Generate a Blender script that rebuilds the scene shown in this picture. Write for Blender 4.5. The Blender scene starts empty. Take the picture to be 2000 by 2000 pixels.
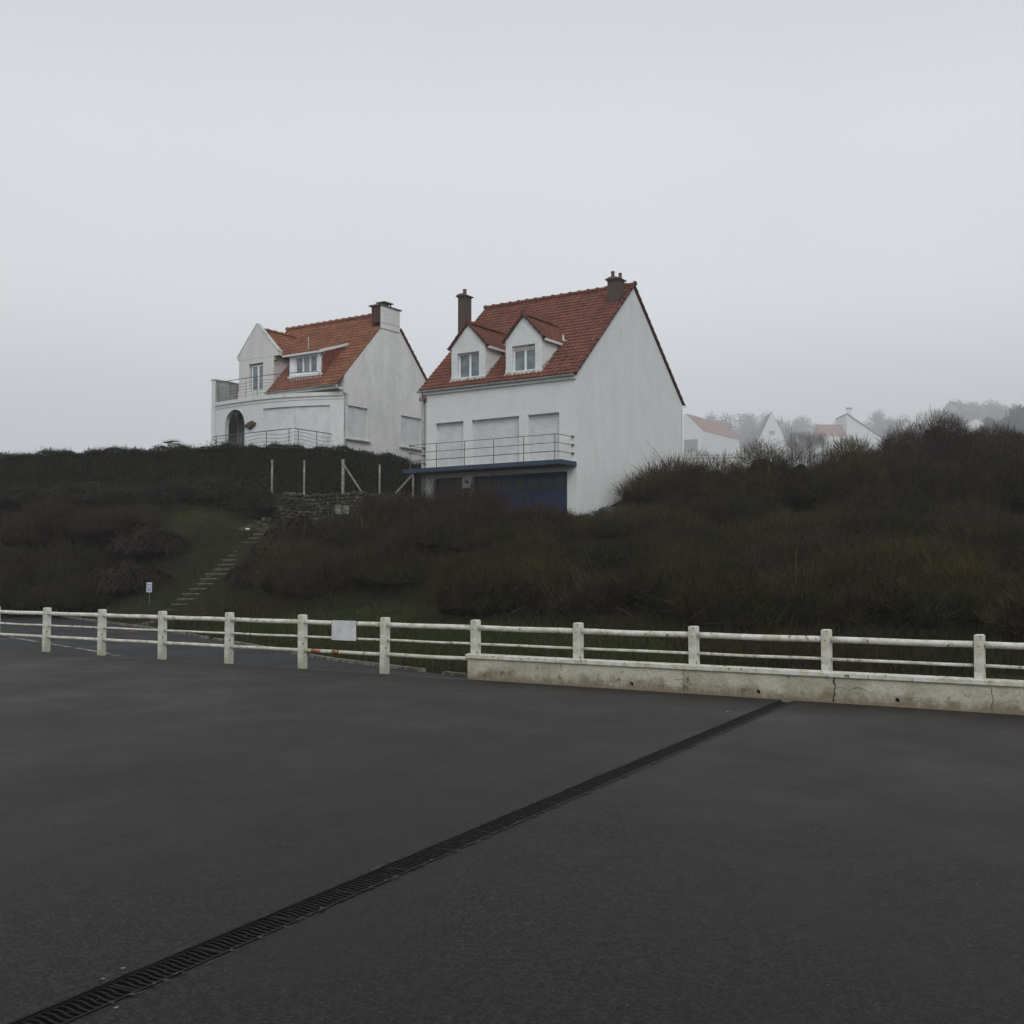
import bpy, math, random
import numpy as np
from mathutils import Vector, Matrix
rnd = random.Random(7)
NR = np.random.default_rng(11)
SC = bpy.context.scene
COL = SC.collection

# ------------------------------------------------------------------ camera
cam_d = bpy.data.cameras.new('camera')
cam_d.sensor_width = 36.0
cam_d.lens = 2167.0 / 2000.0 * 36.0
cam_d.clip_start = 0.05
cam_d.clip_end = 6000
cam = bpy.data.objects.new('camera', cam_d)
COL.objects.link(cam)
cam.location = (0, 0, 1.65)
cam.rotation_euler = (math.radians(90) + math.atan(118 / 2167.0), 0, 0)
SC.camera = cam

# ------------------------------------------------------------------ sky, sun, exposure
SUN_EL, SUN_AZ = math.radians(40), math.radians(170)     # azimuth clockwise from +Y
W = bpy.data.worlds.new('World'); SC.world = W; W.use_nodes = True
nt = W.node_tree; nt.nodes.clear()
def N(t, ty, **k):
    n = t.nodes.new(ty)
    for a, b in k.items():
        if a in n.inputs: n.inputs[a].default_value = b
        else: setattr(n, a, b)
    return n
wo = N(nt, 'ShaderNodeOutputWorld'); bg = N(nt, 'ShaderNodeBackground', Strength=0.10)
sky = N(nt, 'ShaderNodeTexSky'); sky.sky_type = 'NISHITA'; sky.sun_disc = False
sky.sun_elevation = SUN_EL; sky.sun_rotation = SUN_AZ; sky.air_density = 1.0; sky.dust_density = 4.0
tc = N(nt, 'ShaderNodeTexCoord'); sep = N(nt, 'ShaderNodeSeparateXYZ')
nt.links.new(tc.outputs['Generated'], sep.inputs[0])
ramp = N(nt, 'ShaderNodeValToRGB')
cr = ramp.color_ramp; cr.interpolation = 'EASE'
cr.elements[0].position = 0.0; cr.elements[0].color = (0.500, 0.520, 0.554, 1)
cr.elements[1].position = 1.0; cr.elements[1].color = (0.500, 0.516, 0.569, 1)
for p, c in ((0.09, (0.570, 0.589, 0.619, 1)), (0.24, (0.700, 0.719, 0.747, 1)), (0.34, (0.665, 0.682, 0.714, 1)), (0.48, (0.560, 0.577, 0.611, 1)), (.7, (0.560, 0.574, 0.609, 1))):
    e = cr.elements.new(p); e.color = c
nt.links.new(sep.outputs['Z'], ramp.inputs[0])
ns = N(nt, 'ShaderNodeTexNoise', Scale=1.6, Detail=3.0, Roughness=0.5)
nt.links.new(tc.outputs['Generated'], ns.inputs['Vector'])
mr = N(nt, 'ShaderNodeMapRange'); mr.inputs['From Min'].default_value = 0.3; mr.inputs['From Max'].default_value = 0.7
mr.inputs['To Min'].default_value = 9.6; mr.inputs['To Max'].default_value = 10.4
nt.links.new(ns.outputs[0], mr.inputs['Value'])
vm = N(nt, 'ShaderNodeVectorMath', operation='SCALE')
nt.links.new(ramp.outputs[0], vm.inputs[0]); nt.links.new(mr.outputs[0], vm.inputs['Scale'])
hsv = N(nt, 'ShaderNodeHueSaturation', Saturation=0.12, Value=1.0)
nt.links.new(sky.outputs[0], hsv.inputs['Color'])
mx = N(nt, 'ShaderNodeMix', data_type='RGBA'); mx.inputs['Factor'].default_value = 0.93   # thick cloud hides the clear sky
nt.links.new(hsv.outputs[0], mx.inputs[6]); nt.links.new(vm.outputs[0], mx.inputs[7])
nt.links.new(mx.outputs[2], bg.inputs['Color']); nt.links.new(bg.outputs[0], wo.inputs['Surface'])

sd = bpy.data.lights.new('sun', 'SUN'); sd.energy = 0.95; sd.angle = math.radians(30); sd.color = (1, 0.97, 0.93)
so = bpy.data.objects.new('sun', sd); COL.objects.link(so)
so.rotation_euler = (math.pi / 2 - SUN_EL, 0, math.pi - SUN_AZ + math.pi)
dv = Vector((math.sin(SUN_AZ) * math.cos(SUN_EL), math.cos(SUN_AZ) * math.cos(SUN_EL), math.sin(SUN_EL)))
so.rotation_euler = dv.to_track_quat('Z', 'Y').to_euler()
so.location = (20, -30, 60)
SC.view_settings.view_transform = 'Standard'; SC.view_settings.look = 'None'
SC.view_settings.exposure = 0.38; SC.view_settings.gamma = 1.0
SC.render.engine = 'CYCLES'; SC.cycles.volume_bounces = 2

# ------------------------------------------------------------------ helpers
def tag(o, label=None, cat=None, group=None, kind=None):
    if label: o['label'] = label
    if cat: o['category'] = cat
    if group: o['group'] = group
    if kind: o['kind'] = kind
    return o
def empty(name, loc=(0, 0, 0), rz=0.0, **k):
    o = bpy.data.objects.new(name, None); COL.objects.link(o)
    o.location = loc; o.rotation_euler = (0, 0, rz); o.empty_display_size = .3
    return tag(o, **k)
class MB:
    def __init__(s): s.v = []; s.f = []; s.m = []
    def add(s, vs, fs, m=0):
        b = len(s.v); s.v += [tuple(p) for p in vs]
        for f in fs: s.f.append(tuple(i + b for i in f)); s.m.append(m)
        return s
    def box(s, x0, x1, y0, y1, z0, z1, m=0):
        vs = [(x0, y0, z0), (x1, y0, z0), (x1, y1, z0), (x0, y1, z0), (x0, y0, z1), (x1, y0, z1), (x1, y1, z1), (x0, y1, z1)]
        return s.add(vs, [(0, 3, 2, 1), (4, 5, 6, 7), (0, 1, 5, 4), (1, 2, 6, 5), (2, 3, 7, 6), (3, 0, 4, 7)], m)
    def prism(s, poly, lo, hi, ax='x', m=0):
        """poly of 2D points extruded along ax; ax x: (y,z); y: (x,z); z: (x,y)"""
        def P(a, b, t): return {'x': (t, a, b), 'y': (a, t, b), 'z': (a, b, t)}[ax]
        n = len(poly)
        vs = [P(a, b, lo) for a, b in poly] + [P(a, b, hi) for a, b in poly]
        fs = [tuple(range(n))[::-1], tuple(range(n, 2 * n))] + [(i, (i + 1) % n, n + (i + 1) % n, n + i) for i in range(n)]
        return s.add(vs, fs, m)
    def tube(s, pts, r, n=8, m=0, cap=True):
        pts = [Vector(p) for p in pts]; rs = r if isinstance(r, (list, tuple)) else [r] * len(pts)
        vs = []; fs = []
        for i, p in enumerate(pts):
            t = (pts[min(i + 1, len(pts) - 1)] - pts[max(i - 1, 0)]).normalized()
            a = Vector((0, 0, 1)) if abs(t.z) < .9 else Vector((1, 0, 0))
            u = t.cross(a).normalized(); w = t.cross(u)
            for k in range(n):
                th = 2 * math.pi * k / n
                vs.append(p + (u * math.cos(th) + w * math.sin(th)) * rs[i])
        for i in range(len(pts) - 1):
            for k in range(n):
                a = i * n + k; b = i * n + (k + 1) % n
                fs.append((a, b, b + n, a + n))
        if cap: fs.append(tuple(range(n))[::-1]); fs.append(tuple(range((len(pts) - 1) * n, len(pts) * n)))
        return s.add(vs, fs, m)
    def holes(s, a0, a1, z0, z1, d0, d1, holes, ax='y', m=0):
        """wall slab: along a, up z, thickness d; rectangular holes (a0,a1,z0,z1)"""
        A = sorted({a0, a1} | {h[0] for h in holes} | {h[1] for h in holes}); A = [a for a in A if a0 <= a <= a1]
        Z = sorted({z0, z1} | {h[2] for h in holes} | {h[3] for h in holes}); Z = [z for z in Z if z0 <= z <= z1]
        def solid(i, j):
            if i < 0 or j < 0 or i >= len(A) - 1 or j >= len(Z) - 1: return False
            ca = (A[i] + A[i + 1]) / 2; cz = (Z[j] + Z[j + 1]) / 2
            return not any(h[0] < ca < h[1] and h[2] < cz < h[3] for h in holes)
        def P(a, d, z): return (a, d, z) if ax == 'y' else (d, a, z)
        for i in range(len(A) - 1):
            for j in range(len(Z) - 1):
                if not solid(i, j): continue
                x0, x1, y0, y1 = A[i], A[i + 1], Z[j], Z[j + 1]
                for d in (d0, d1): s.add([P(x0, d, y0), P(x1, d, y0), P(x1, d, y1), P(x0, d, y1)], [(0, 1, 2, 3)], m)
                if not solid(i - 1, j): s.add([P(x0, d0, y0), P(x0, d1, y0), P(x0, d1, y1), P(x0, d0, y1)], [(0, 1, 2, 3)], m)
                if not solid(i + 1, j): s.add([P(x1, d0, y0), P(x1, d1, y0), P(x1, d1, y1), P(x1, d0, y1)], [(0, 1, 2, 3)], m)
                if not solid(i, j - 1): s.add([P(x0, d0, y0), P(x0, d1, y0), P(x1, d1, y0), P(x1, d0, y0)], [(0, 1, 2, 3)], m)
                if not solid(i, j + 1): s.add([P(x0, d0, y1), P(x0, d1, y1), P(x1, d1, y1), P(x1, d0, y1)], [(0, 1, 2, 3)], m)
        return s
    def build(s, name, mats, parent=None, smooth=False, bevel=0, loc=None, rz=0):
        me = bpy.data.meshes.new(name); me.from_pydata(s.v, [], s.f)
        mats = mats if isinstance(mats, (list, tuple)) else [mats]
        for q in mats: me.materials.append(q)
        if len(mats) > 1: me.polygons.foreach_set('material_index', s.m)
        if smooth: me.polygons.foreach_set('use_smooth', [True] * len(me.polygons))
        me.update()
        o = bpy.data.objects.new(name, me); COL.objects.link(o)
        if parent: o.parent = parent
        if loc: o.location = loc
        o.rotation_euler = (0, 0, rz)
        if bevel:
            md = o.modifiers.new('bevel', 'BEVEL'); md.width = bevel; md.segments = 2; md.limit_method = 'ANGLE'
        return o
def tri_mesh(name, V, T, mats, parent=None, mi=None):
    """numpy verts (n,3), triangles (m,3)"""
    me = bpy.data.meshes.new(name)
    V = np.ascontiguousarray(V, dtype=np.float32); T = np.ascontiguousarray(T, dtype=np.int32)
    me.vertices.add(len(V)); me.vertices.foreach_set('co', V.ravel())
    me.loops.add(len(T) * 3); me.loops.foreach_set('vertex_index', T.ravel())
    me.polygons.add(len(T)); me.polygons.foreach_set('loop_start', np.arange(0, len(T) * 3, 3, dtype=np.int32))
    me.polygons.foreach_set('loop_total', np.full(len(T), 3, dtype=np.int32))
    mats = mats if isinstance(mats, (list, tuple)) else [mats]
    for q in mats: me.materials.append(q)
    if mi is not None: me.polygons.foreach_set('material_index', np.ascontiguousarray(mi, dtype=np.int32))
    me.update(calc_edges=True)
    o = bpy.data.objects.new(name, me); COL.objects.link(o)
    if parent: o.parent = parent
    return o

# ------------------------------------------------------------------ materials
def mat(name, col, rough=.8, var=None, scale=3.0, detail=6, bump=0, bscale=40, spec=.3, island=0, metal=0, coord='Object',
        stretch=None, third=None, tpos=(.55, .75), tscale=1.5, lo=.35, hi=.65, tstretch=None, bdist=.02, grain=None, foot=None):
    m = bpy.data.materials.new(name); m.use_nodes = True; t = m.node_tree
    b = t.nodes['Principled BSDF']; b.inputs['Roughness'].default_value = rough
    b.inputs['Specular IOR Level'].default_value = spec; b.inputs['Metallic'].default_value = metal
    co = N(t, 'ShaderNodeTexCoord').outputs[coord]
    def mapped(st):
        if not st: return co
        mp = N(t, 'ShaderNodeMapping'); mp.inputs['Scale'].default_value = st
        t.links.new(co, mp.inputs['Vector']); return mp.outputs[0]
    cur = None
    rgb = N(t, 'ShaderNodeRGB'); rgb.outputs[0].default_value = (*col, 1); cur = rgb.outputs[0]
    def mixin(fac, c2):
        nonlocal cur
        q = N(t, 'ShaderNodeMix', data_type='RGBA')
        if isinstance(fac, float): q.inputs[0].default_value = fac
        else: t.links.new(fac, q.inputs[0])
        t.links.new(cur, q.inputs[6])
        q.inputs[7].default_value = (*c2, 1); cur = q.outputs[2]
    def noisefac(sc, dt, lo, hi, st):
        n = N(t, 'ShaderNodeTexNoise', Scale=sc, Detail=dt, Roughness=.6); t.links.new(mapped(st), n.inputs['Vector'])
        r = N(t, 'ShaderNodeMapRange'); r.interpolation_type = 'SMOOTHSTEP'
        r.inputs['From Min'].default_value = lo; r.inputs['From Max'].default_value = hi
        t.links.new(n.outputs[0], r.inputs['Value']); return r.outputs[0]
    if var: mixin(noisefac(scale, detail, lo, hi, stretch), var)
    if third: mixin(noisefac(tscale, 5, tpos[0], tpos[1], tstretch), third)
    if foot:      # splashed dirt above the ground line: (z0, z1, colour)
        sp = N(t, 'ShaderNodeSeparateXYZ'); t.links.new(co, sp.inputs[0])
        nn_ = N(t, 'ShaderNodeTexNoise', Scale=4.0, Detail=8, Roughness=.7); t.links.new(co, nn_.inputs['Vector'])
        ad = N(t, 'ShaderNodeMath', operation='MULTIPLY_ADD'); t.links.new(nn_.outputs[0], ad.inputs[0]); ad.inputs[1].default_value = -.62; t.links.new(sp.outputs['Z'], ad.inputs[2])
        rr_ = N(t, 'ShaderNodeMapRange'); rr_.inputs['From Min'].default_value = foot[0] - .31; rr_.inputs['From Max'].default_value = foot[1] - .31
        rr_.inputs['To Min'].default_value = .85; rr_.inputs['To Max'].default_value = 0; t.links.new(ad.outputs[0], rr_.inputs['Value'])
        mixin(rr_.outputs[0], foot[2])
    if grain:
        n = N(t, 'ShaderNodeTexNoise', Scale=grain[0], Detail=4, Roughness=.8); t.links.new(co, n.inputs['Vector'])
        r = N(t, 'ShaderNodeMapRange'); r.inputs['From Min'].default_value = .3; r.inputs['From Max'].default_value = .7
        r.inputs['To Min'].default_value = 1 - grain[1]; r.inputs['To Max'].default_value = 1 + grain[1]; t.links.new(n.outputs[0], r.inputs['Value'])
        sc_ = N(t, 'ShaderNodeVectorMath', operation='SCALE'); t.links.new(cur, sc_.inputs[0]); t.links.new(r.outputs[0], sc_.inputs['Scale']); cur = sc_.outputs[0]
    if island:
        g = N(t, 'ShaderNodeNewGeometry'); r = N(t, 'ShaderNodeMapRange')
        r.inputs['To Min'].default_value = 1 - island; r.inputs['To Max'].default_value = 1 + island
        t.links.new(g.outputs['Random Per Island'], r.inputs['Value'])
        h = N(t, 'ShaderNodeHueSaturation'); t.links.new(cur, h.inputs['Color']); t.links.new(r.outputs[0], h.inputs['Value']); cur = h.outputs[0]
    t.links.new(cur, b.inputs['Base Color'])
    if bump:
        n = N(t, 'ShaderNodeTexNoise', Scale=bscale, Detail=5); t.links.new(co, n.inputs['Vector'])
        bp = N(t, 'ShaderNodeBump', Strength=bump, Distance=bdist); t.links.new(n.outputs[0], bp.inputs['Height'])
        t.links.new(bp.outputs[0], b.inputs['Normal'])
    return m
M = {}
M['render'] = mat('white_render', (.71, .73, .72), .9, var=(.66, .69, .68), scale=1.3, detail=8, bump=.6, bscale=14, stretch=(1, 1, .6), grain=(9, .10),
                  third=(.59, .62, .58), tpos=(.56, .80), tscale=1.0, tstretch=(2, 2, .5), spec=.15)
M['render_old'] = mat('aged_white_render', (.69, .695, .675), .9, var=(.60, .61, .585), scale=1.1, detail=9, bump=.6, bscale=14, stretch=(1, 1, .5), grain=(9, .13),
                  third=(.50, .51, .47), tpos=(.54, .80), tscale=1.2, tstretch=(1.5, 1.5, .7), spec=.15)
M['trim'] = mat('white_trim', (.68, .69, .68), .6, var=(.5, .5, .46), scale=5, lo=.5, hi=.8)
M['trim_dirty'] = mat('weathered_trim', (.58, .58, .54), .8, var=(.24, .24, .19), scale=4, lo=.45, hi=.7, bump=.3)
M['shutter'] = mat('white_shutter', (.69, .71, .72), .55, grain=(9, .06), var=(.60, .62, .62), scale=2, spec=.3)
M['pvc'] = mat('white_window_frame', (.80, .82, .84), .35, spec=.5)
M['glass'] = mat('window_glass', (.10, .13, .145), .08, var=(.20, .24, .25), scale=1.3, lo=.4, hi=.6, spec=.8)
M['glass_dark'] = mat('dark_window_glass', (.012, .016, .022), .25, var=(.02, .026, .034), scale=1.3, spec=.3)
M['dark'] = mat('dark_interior', (.02, .02, .022), .9)
M['tile'] = mat('red_clay_tiles', (.185, .068, .044), .85, var=(.135, .052, .036), scale=1.2, island=.18, bump=.3, bscale=60, third=(.13, .07, .04), tpos=(.60, .8), tscale=3)
M['tile_orange'] = mat('orange_clay_tiles', (.245, .098, .053), .85, var=(.185, .078, .045), scale=1.2, island=.18, bump=.3, bscale=60, third=(.17, .10, .06), tpos=(.60, .8), tscale=3)
M['tile_far'] = mat('haze_paled_tiles', (.27, .135, .105), .85, var=(.22, .12, .10), scale=.5)  # red tiles with the fading of the haze painted into their colour
M['tile_dark'] = mat('dark_red_tiles', (.22, .06, .035), .8, var=(.15, .045, .03), scale=3, island=.3)
M['verge'] = mat('verge_tiles', (.12, .040, .032), .8, var=(.075, .032, .026), scale=6, island=.2)
M['brick'] = mat('brown_brick', (.115, .085, .068), .9, var=(.06, .048, .04), scale=22, detail=3, bump=.6, bscale=30, lo=.4, hi=.6)
M['brick_red'] = mat('red_brick', (.10, .055, .042), .9, var=(.06, .036, .03), scale=22, detail=3, bump=.6, bscale=30)
M['cap'] = mat('chimney_cap', (.16, .14, .12), .9, var=(.09, .085, .07), scale=8)
M['pot'] = mat('chimney_pot', (.17, .085, .06), .85, var=(.10, .06, .05), scale=9)
M['zinc'] = mat('zinc_gutter', (.50, .52, .51), .5, var=(.33, .34, .31), scale=5, spec=.4)
M['metal'] = mat('grey_metal_rail', (.10, .105, .11), .5, var=(.13, .10, .08), scale=8, spec=.4)
M['metal_teal'] = mat('bluegrey_metal_rail', (.10, .125, .135), .5, var=(.08, .08, .08), scale=8, spec=.4)
M['blue'] = mat('blue_paint', (.020, .040, .10), .5, var=(.015, .030, .075), scale=2, spec=.3)
M['blue_edge'] = mat('blue_slab_paint', (.038, .058, .105), .6, var=(.03, .046, .08), scale=3)
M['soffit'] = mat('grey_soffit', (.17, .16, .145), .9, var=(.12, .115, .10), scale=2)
M['conc'] = mat('concrete', (.32, .315, .28), .9, var=(.17, .175, .14), scale=4, bump=.5, bscale=25)
M['stepc'] = mat('old_step_concrete', (.21, .21, .175), .95, var=(.07, .08, .05), scale=7, lo=.42, hi=.6, bump=.5)
M['postmat'] = mat('pale_concrete_post', (.34, .35, .30), .9, var=(.17, .18, .14), scale=5, bump=.4, lo=.4, hi=.6)
M['fence'] = mat('white_fence_paint', (.69, .69, .645), .8, grain=(35, .14), foot=(.02, .40, (.37, .375, .28)), var=(.50, .49, .38), scale=7, bump=.4, bscale=45, third=(.085, .08, .055), tpos=(.60, .68), tscale=14, spec=.2)
M['lowwall'] = mat('weathered_white_wall', (.50, .49, .40), .9, var=(.36, .345, .26), scale=2.2, grain=(22, .22), foot=(.02, .17, (.19, .15, .095)), detail=10, bump=.5, bscale=18, third=(.075, .07, .042), tpos=(.58, .70), tscale=5)
M['crack'] = mat('crack_dark', (.03, .028, .022), 1)
M['rust'] = mat('rust', (.24, .08, .018), .9, var=(.44, .36, .18), scale=18, lo=.48, hi=.7)
M['board'] = mat('white_board', (.62, .63, .64), .6, var=(.52, .53, .53), scale=6)
M['black'] = mat('black_rubber', (.012, .012, .012), .6)
M['iron'] = mat('cast_iron_grate', (.0075, .008, .0075), .7, var=(.004, .004, .004), scale=12, spec=.2, bump=.3, bscale=90)
M['stone'] = mat('rubble_stone', (0.0864, 0.0835, 0.0691), .95, var=(0.0346, 0.0346, 0.0259), scale=4, island=.45, bump=.8, bscale=14, third=(0.0288, 0.0317, 0.0173), tpos=(.55, .7), tscale=2.5)
M['mortar'] = mat('dark_mortar', (.06, .058, .045), 1, var=(.035, .035, .025), scale=5)
M['asphalt'] = None
M['twig'] = mat('brown_twigs', (.046, .035, .020), .9, var=(.024, .021, .011), scale=.5, detail=4, island=.45, spec=.05, third=(.026, .029, .012), tpos=(.46, .62), tscale=.30, coord='Object')
M['twig_olive'] = mat('olive_twigs', (.064, .050, .022), .9, var=(.038, .031, .014), scale=.5, island=.5, spec=.05)
M['twig_purple'] = mat('purple_brown_twigs', (.056, .038, .029), .9, var=(.032, .022, .016), scale=.6, island=.5, spec=.05)
M['bramble'] = mat('bramble_canes', (0.0384, 0.0273, 0.0223), .9, var=(0.0211, 0.0167, 0.0124), scale=.8, island=.6, spec=.05)
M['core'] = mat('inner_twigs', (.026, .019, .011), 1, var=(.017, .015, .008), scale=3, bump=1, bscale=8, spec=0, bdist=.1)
M['leaf'] = mat('dark_hedge_leaves', (0.0130, 0.0221, 0.0117), .6, var=(0.0208, 0.0299, 0.0143), scale=.9, island=.5, spec=.18)
M['ivy'] = mat('dark_ivy_leaves', (0.0149, 0.0186, 0.0099), .6, var=(0.0260, 0.0223, 0.0136), scale=.7, island=.5, spec=.15)
M['grass'] = mat('grass_blades', (0.0300, 0.0465, 0.0120), .8, var=(0.0413, 0.0435, 0.0165), scale=.35, island=.4, spec=.1, third=(0.0562, 0.0495, 0.0225), tpos=(.52, .7), tscale=.6)
M['drygrass'] = mat('dry_grass_blades', (0.0660, 0.0564, 0.0300), .9, var=(0.0420, 0.0372, 0.0180), scale=.6, island=.4, spec=.05)
M['farleaf'] = mat('far_tree_leaves', (.055, .062, .045), .8, var=(.035, .042, .030), scale=.2, island=.4, spec=.1)
M['farpine'] = mat('far_pine_needles', (.028, .040, .034), .8, var=(.02, .03, .026), scale=.3, island=.4, spec=.1)
M['bark'] = mat('grey_brown_bark', (.07, .06, .05), .9, var=(.045, .04, .03), scale=5)
M['earth'] = mat('hillside_earth', (0.0228, 0.0240, 0.0120), 1, var=(0.0180, 0.0156, 0.0108), scale=.35, detail=8, bump=.8, bscale=3, bdist=.08, spec=.03,
                 third=(.040, .052, .018), tpos=(.5, .65), tscale=.12)
M['dirt'] = mat('verge_dirt', (.10, .085, .06), 1, var=(.06, .055, .035), scale=3, bump=.6)
M['red_paint'] = mat('red_road_paint', (.24, .035, .03), .8, var=(.12, .04, .035), scale=30)
M['linepaint'] = mat('white_road_paint', (.34, .34, .30), .8, var=(.08, .08, .07), scale=5, lo=.42, hi=.6)
M['signblue'] = mat('blue_sign_face', (.16, .19, .45), .5, var=(.30, .36, .50), scale=12)
M['litter'] = mat('white_litter', (.8, .8, .78), .6)
M['darkrock'] = mat('dark_rock', (.05, .055, .06), .9, var=(.03, .03, .035), scale=6, bump=.8)

def asphalt(name, c1, c2, spk, rough, big):
    m = bpy.data.materials.new(name); m.use_nodes = True; t = m.node_tree; b = t.nodes['Principled BSDF']
    co = N(t, 'ShaderNodeTexCoord').outputs['Object']
    n1 = N(t, 'ShaderNodeTexNoise', Scale=.55, Detail=8, Roughness=.62); t.links.new(co, n1.inputs['Vector'])
    mp = N(t, 'ShaderNodeMapping'); mp.inputs['Scale'].default_value = (1.25, 1, 1); mp.inputs['Rotation'].default_value = (0, 0, .5)
    t.links.new(co, mp.inputs[0]); t.links.new(mp.outputs[0], n1.inputs['Vector'])
    r1 = N(t, 'ShaderNodeMapRange'); r1.inputs['From Min'].default_value = .35; r1.inputs['From Max'].default_value = .68
    t.links.new(n1.outputs[0], r1.inputs['Value'])
    mx = N(t, 'ShaderNodeMix', data_type='RGBA'); mx.inputs[6].default_value = (*c1, 1); mx.inputs[7].default_value = (*c2, 1)
    t.links.new(r1.outputs[0], mx.inputs[0])
    n2 = N(t, 'ShaderNodeTexNoise', Scale=60, Detail=6, Roughness=.85); t.links.new(co, n2.inputs['Vector'])
    r2 = N(t, 'ShaderNodeMapRange'); r2.inputs['From Min'].default_value = .32; r2.inputs['From Max'].default_value = .72
    r2.inputs['To Min'].default_value = .1; r2.inputs['To Max'].default_value = 2.3; t.links.new(n2.outputs[0], r2.inputs['Value'])
    mu = N(t, 'ShaderNodeVectorMath', operation='SCALE'); t.links.new(mx.outputs[2], mu.inputs[0]); t.links.new(r2.outputs[0], mu.inputs['Scale'])
    vg = N(t, 'ShaderNodeTexVoronoi', Scale=85); t.links.new(co, vg.inputs['Vector']); sg = N(t, 'ShaderNodeSeparateXYZ'); t.links.new(vg.outputs['Color'], sg.inputs[0])
    rg = N(t, 'ShaderNodeMapRange'); rg.inputs['To Min'].default_value = .25; rg.inputs['To Max'].default_value = 1.75; t.links.new(sg.outputs[0], rg.inputs['Value'])
    mg = N(t, 'ShaderNodeVectorMath', operation='SCALE'); t.links.new(mu.outputs[0], mg.inputs[0]); t.links.new(rg.outputs[0], mg.inputs['Scale']); mu = mg
    nq = N(t, 'ShaderNodeTexNoise', Scale=16, Detail=6, Roughness=.8); t.links.new(co, nq.inputs['Vector'])
    rq = N(t, 'ShaderNodeMapRange'); rq.inputs['From Min'].default_value = .35; rq.inputs['From Max'].default_value = .65; rq.inputs['To Min'].default_value = .6; rq.inputs['To Max'].default_value = 1.4; t.links.new(nq.outputs[0], rq.inputs['Value'])
    mq = N(t, 'ShaderNodeVectorMath', operation='SCALE'); t.links.new(mu.outputs[0], mq.inputs[0]); t.links.new(rq.outputs[0], mq.inputs['Scale']); mu = mq
    vo = N(t, 'ShaderNodeTexVoronoi', Scale=20); t.links.new(co, vo.inputs['Vector'])
    lt = N(t, 'ShaderNodeMath', operation='LESS_THAN'); lt.inputs[1].default_value = .075; t.links.new(vo.outputs['Distance'], lt.inputs[0])
    wn = N(t, 'ShaderNodeMath', operation='MULTIPLY'); t.links.new(lt.outputs[0], wn.inputs[0])
    sx = N(t, 'ShaderNodeSeparateXYZ'); t.links.new(vo.outputs['Color'], sx.inputs[0])
    gt = N(t, 'ShaderNodeMath', operation='GREATER_THAN'); gt.inputs[1].default_value = .80; t.links.new(sx.outputs[0], gt.inputs[0]); t.links.new(gt.outputs[0], wn.inputs[1])
    m2 = N(t, 'ShaderNodeMix', data_type='RGBA'); t.links.new(wn.outputs[0], m2.inputs[0]); t.links.new(mu.outputs[0], m2.inputs[6]); m2.inputs[7].default_value = (*spk, 1)
    t.links.new(m2.outputs[2], b.inputs['Base Color'])
    r3 = N(t, 'ShaderNodeMapRange'); r3.inputs['From Min'].default_value = .3; r3.inputs['From Max'].default_value = .7
    r3.inputs['To Min'].default_value = rough - .16; r3.inputs['To Max'].default_value = rough + .10; t.links.new(n1.outputs[0], r3.inputs['Value'])
    t.links.new(r3.outputs[0], b.inputs['Roughness']); b.inputs['Specular IOR Level'].default_value = .145
    bp = N(t, 'ShaderNodeBump', Strength=1.0, Distance=.006); t.links.new(n2.outputs[0], bp.inputs['Height']); t.links.new(bp.outputs[0], b.inputs['Normal'])
    return m
M['asphalt'] = asphalt('dark_asphalt', (.0100, .0077, .0058), (.0225, .0190, .0172), (.12, .12, .11), .56, 1)
M['asphalt_road'] = asphalt('bluish_asphalt', (.012, .014, .0145), (.019, .0215, .023), (.05, .05, .05), .66, 1)

# ------------------------------------------------------------------ frames
UX, UY = .8357, -.5491
ANG = math.atan2(UY, UX)
def pq(p, q): return (UX * p - UY * q, UY * p + UX * q)

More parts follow.
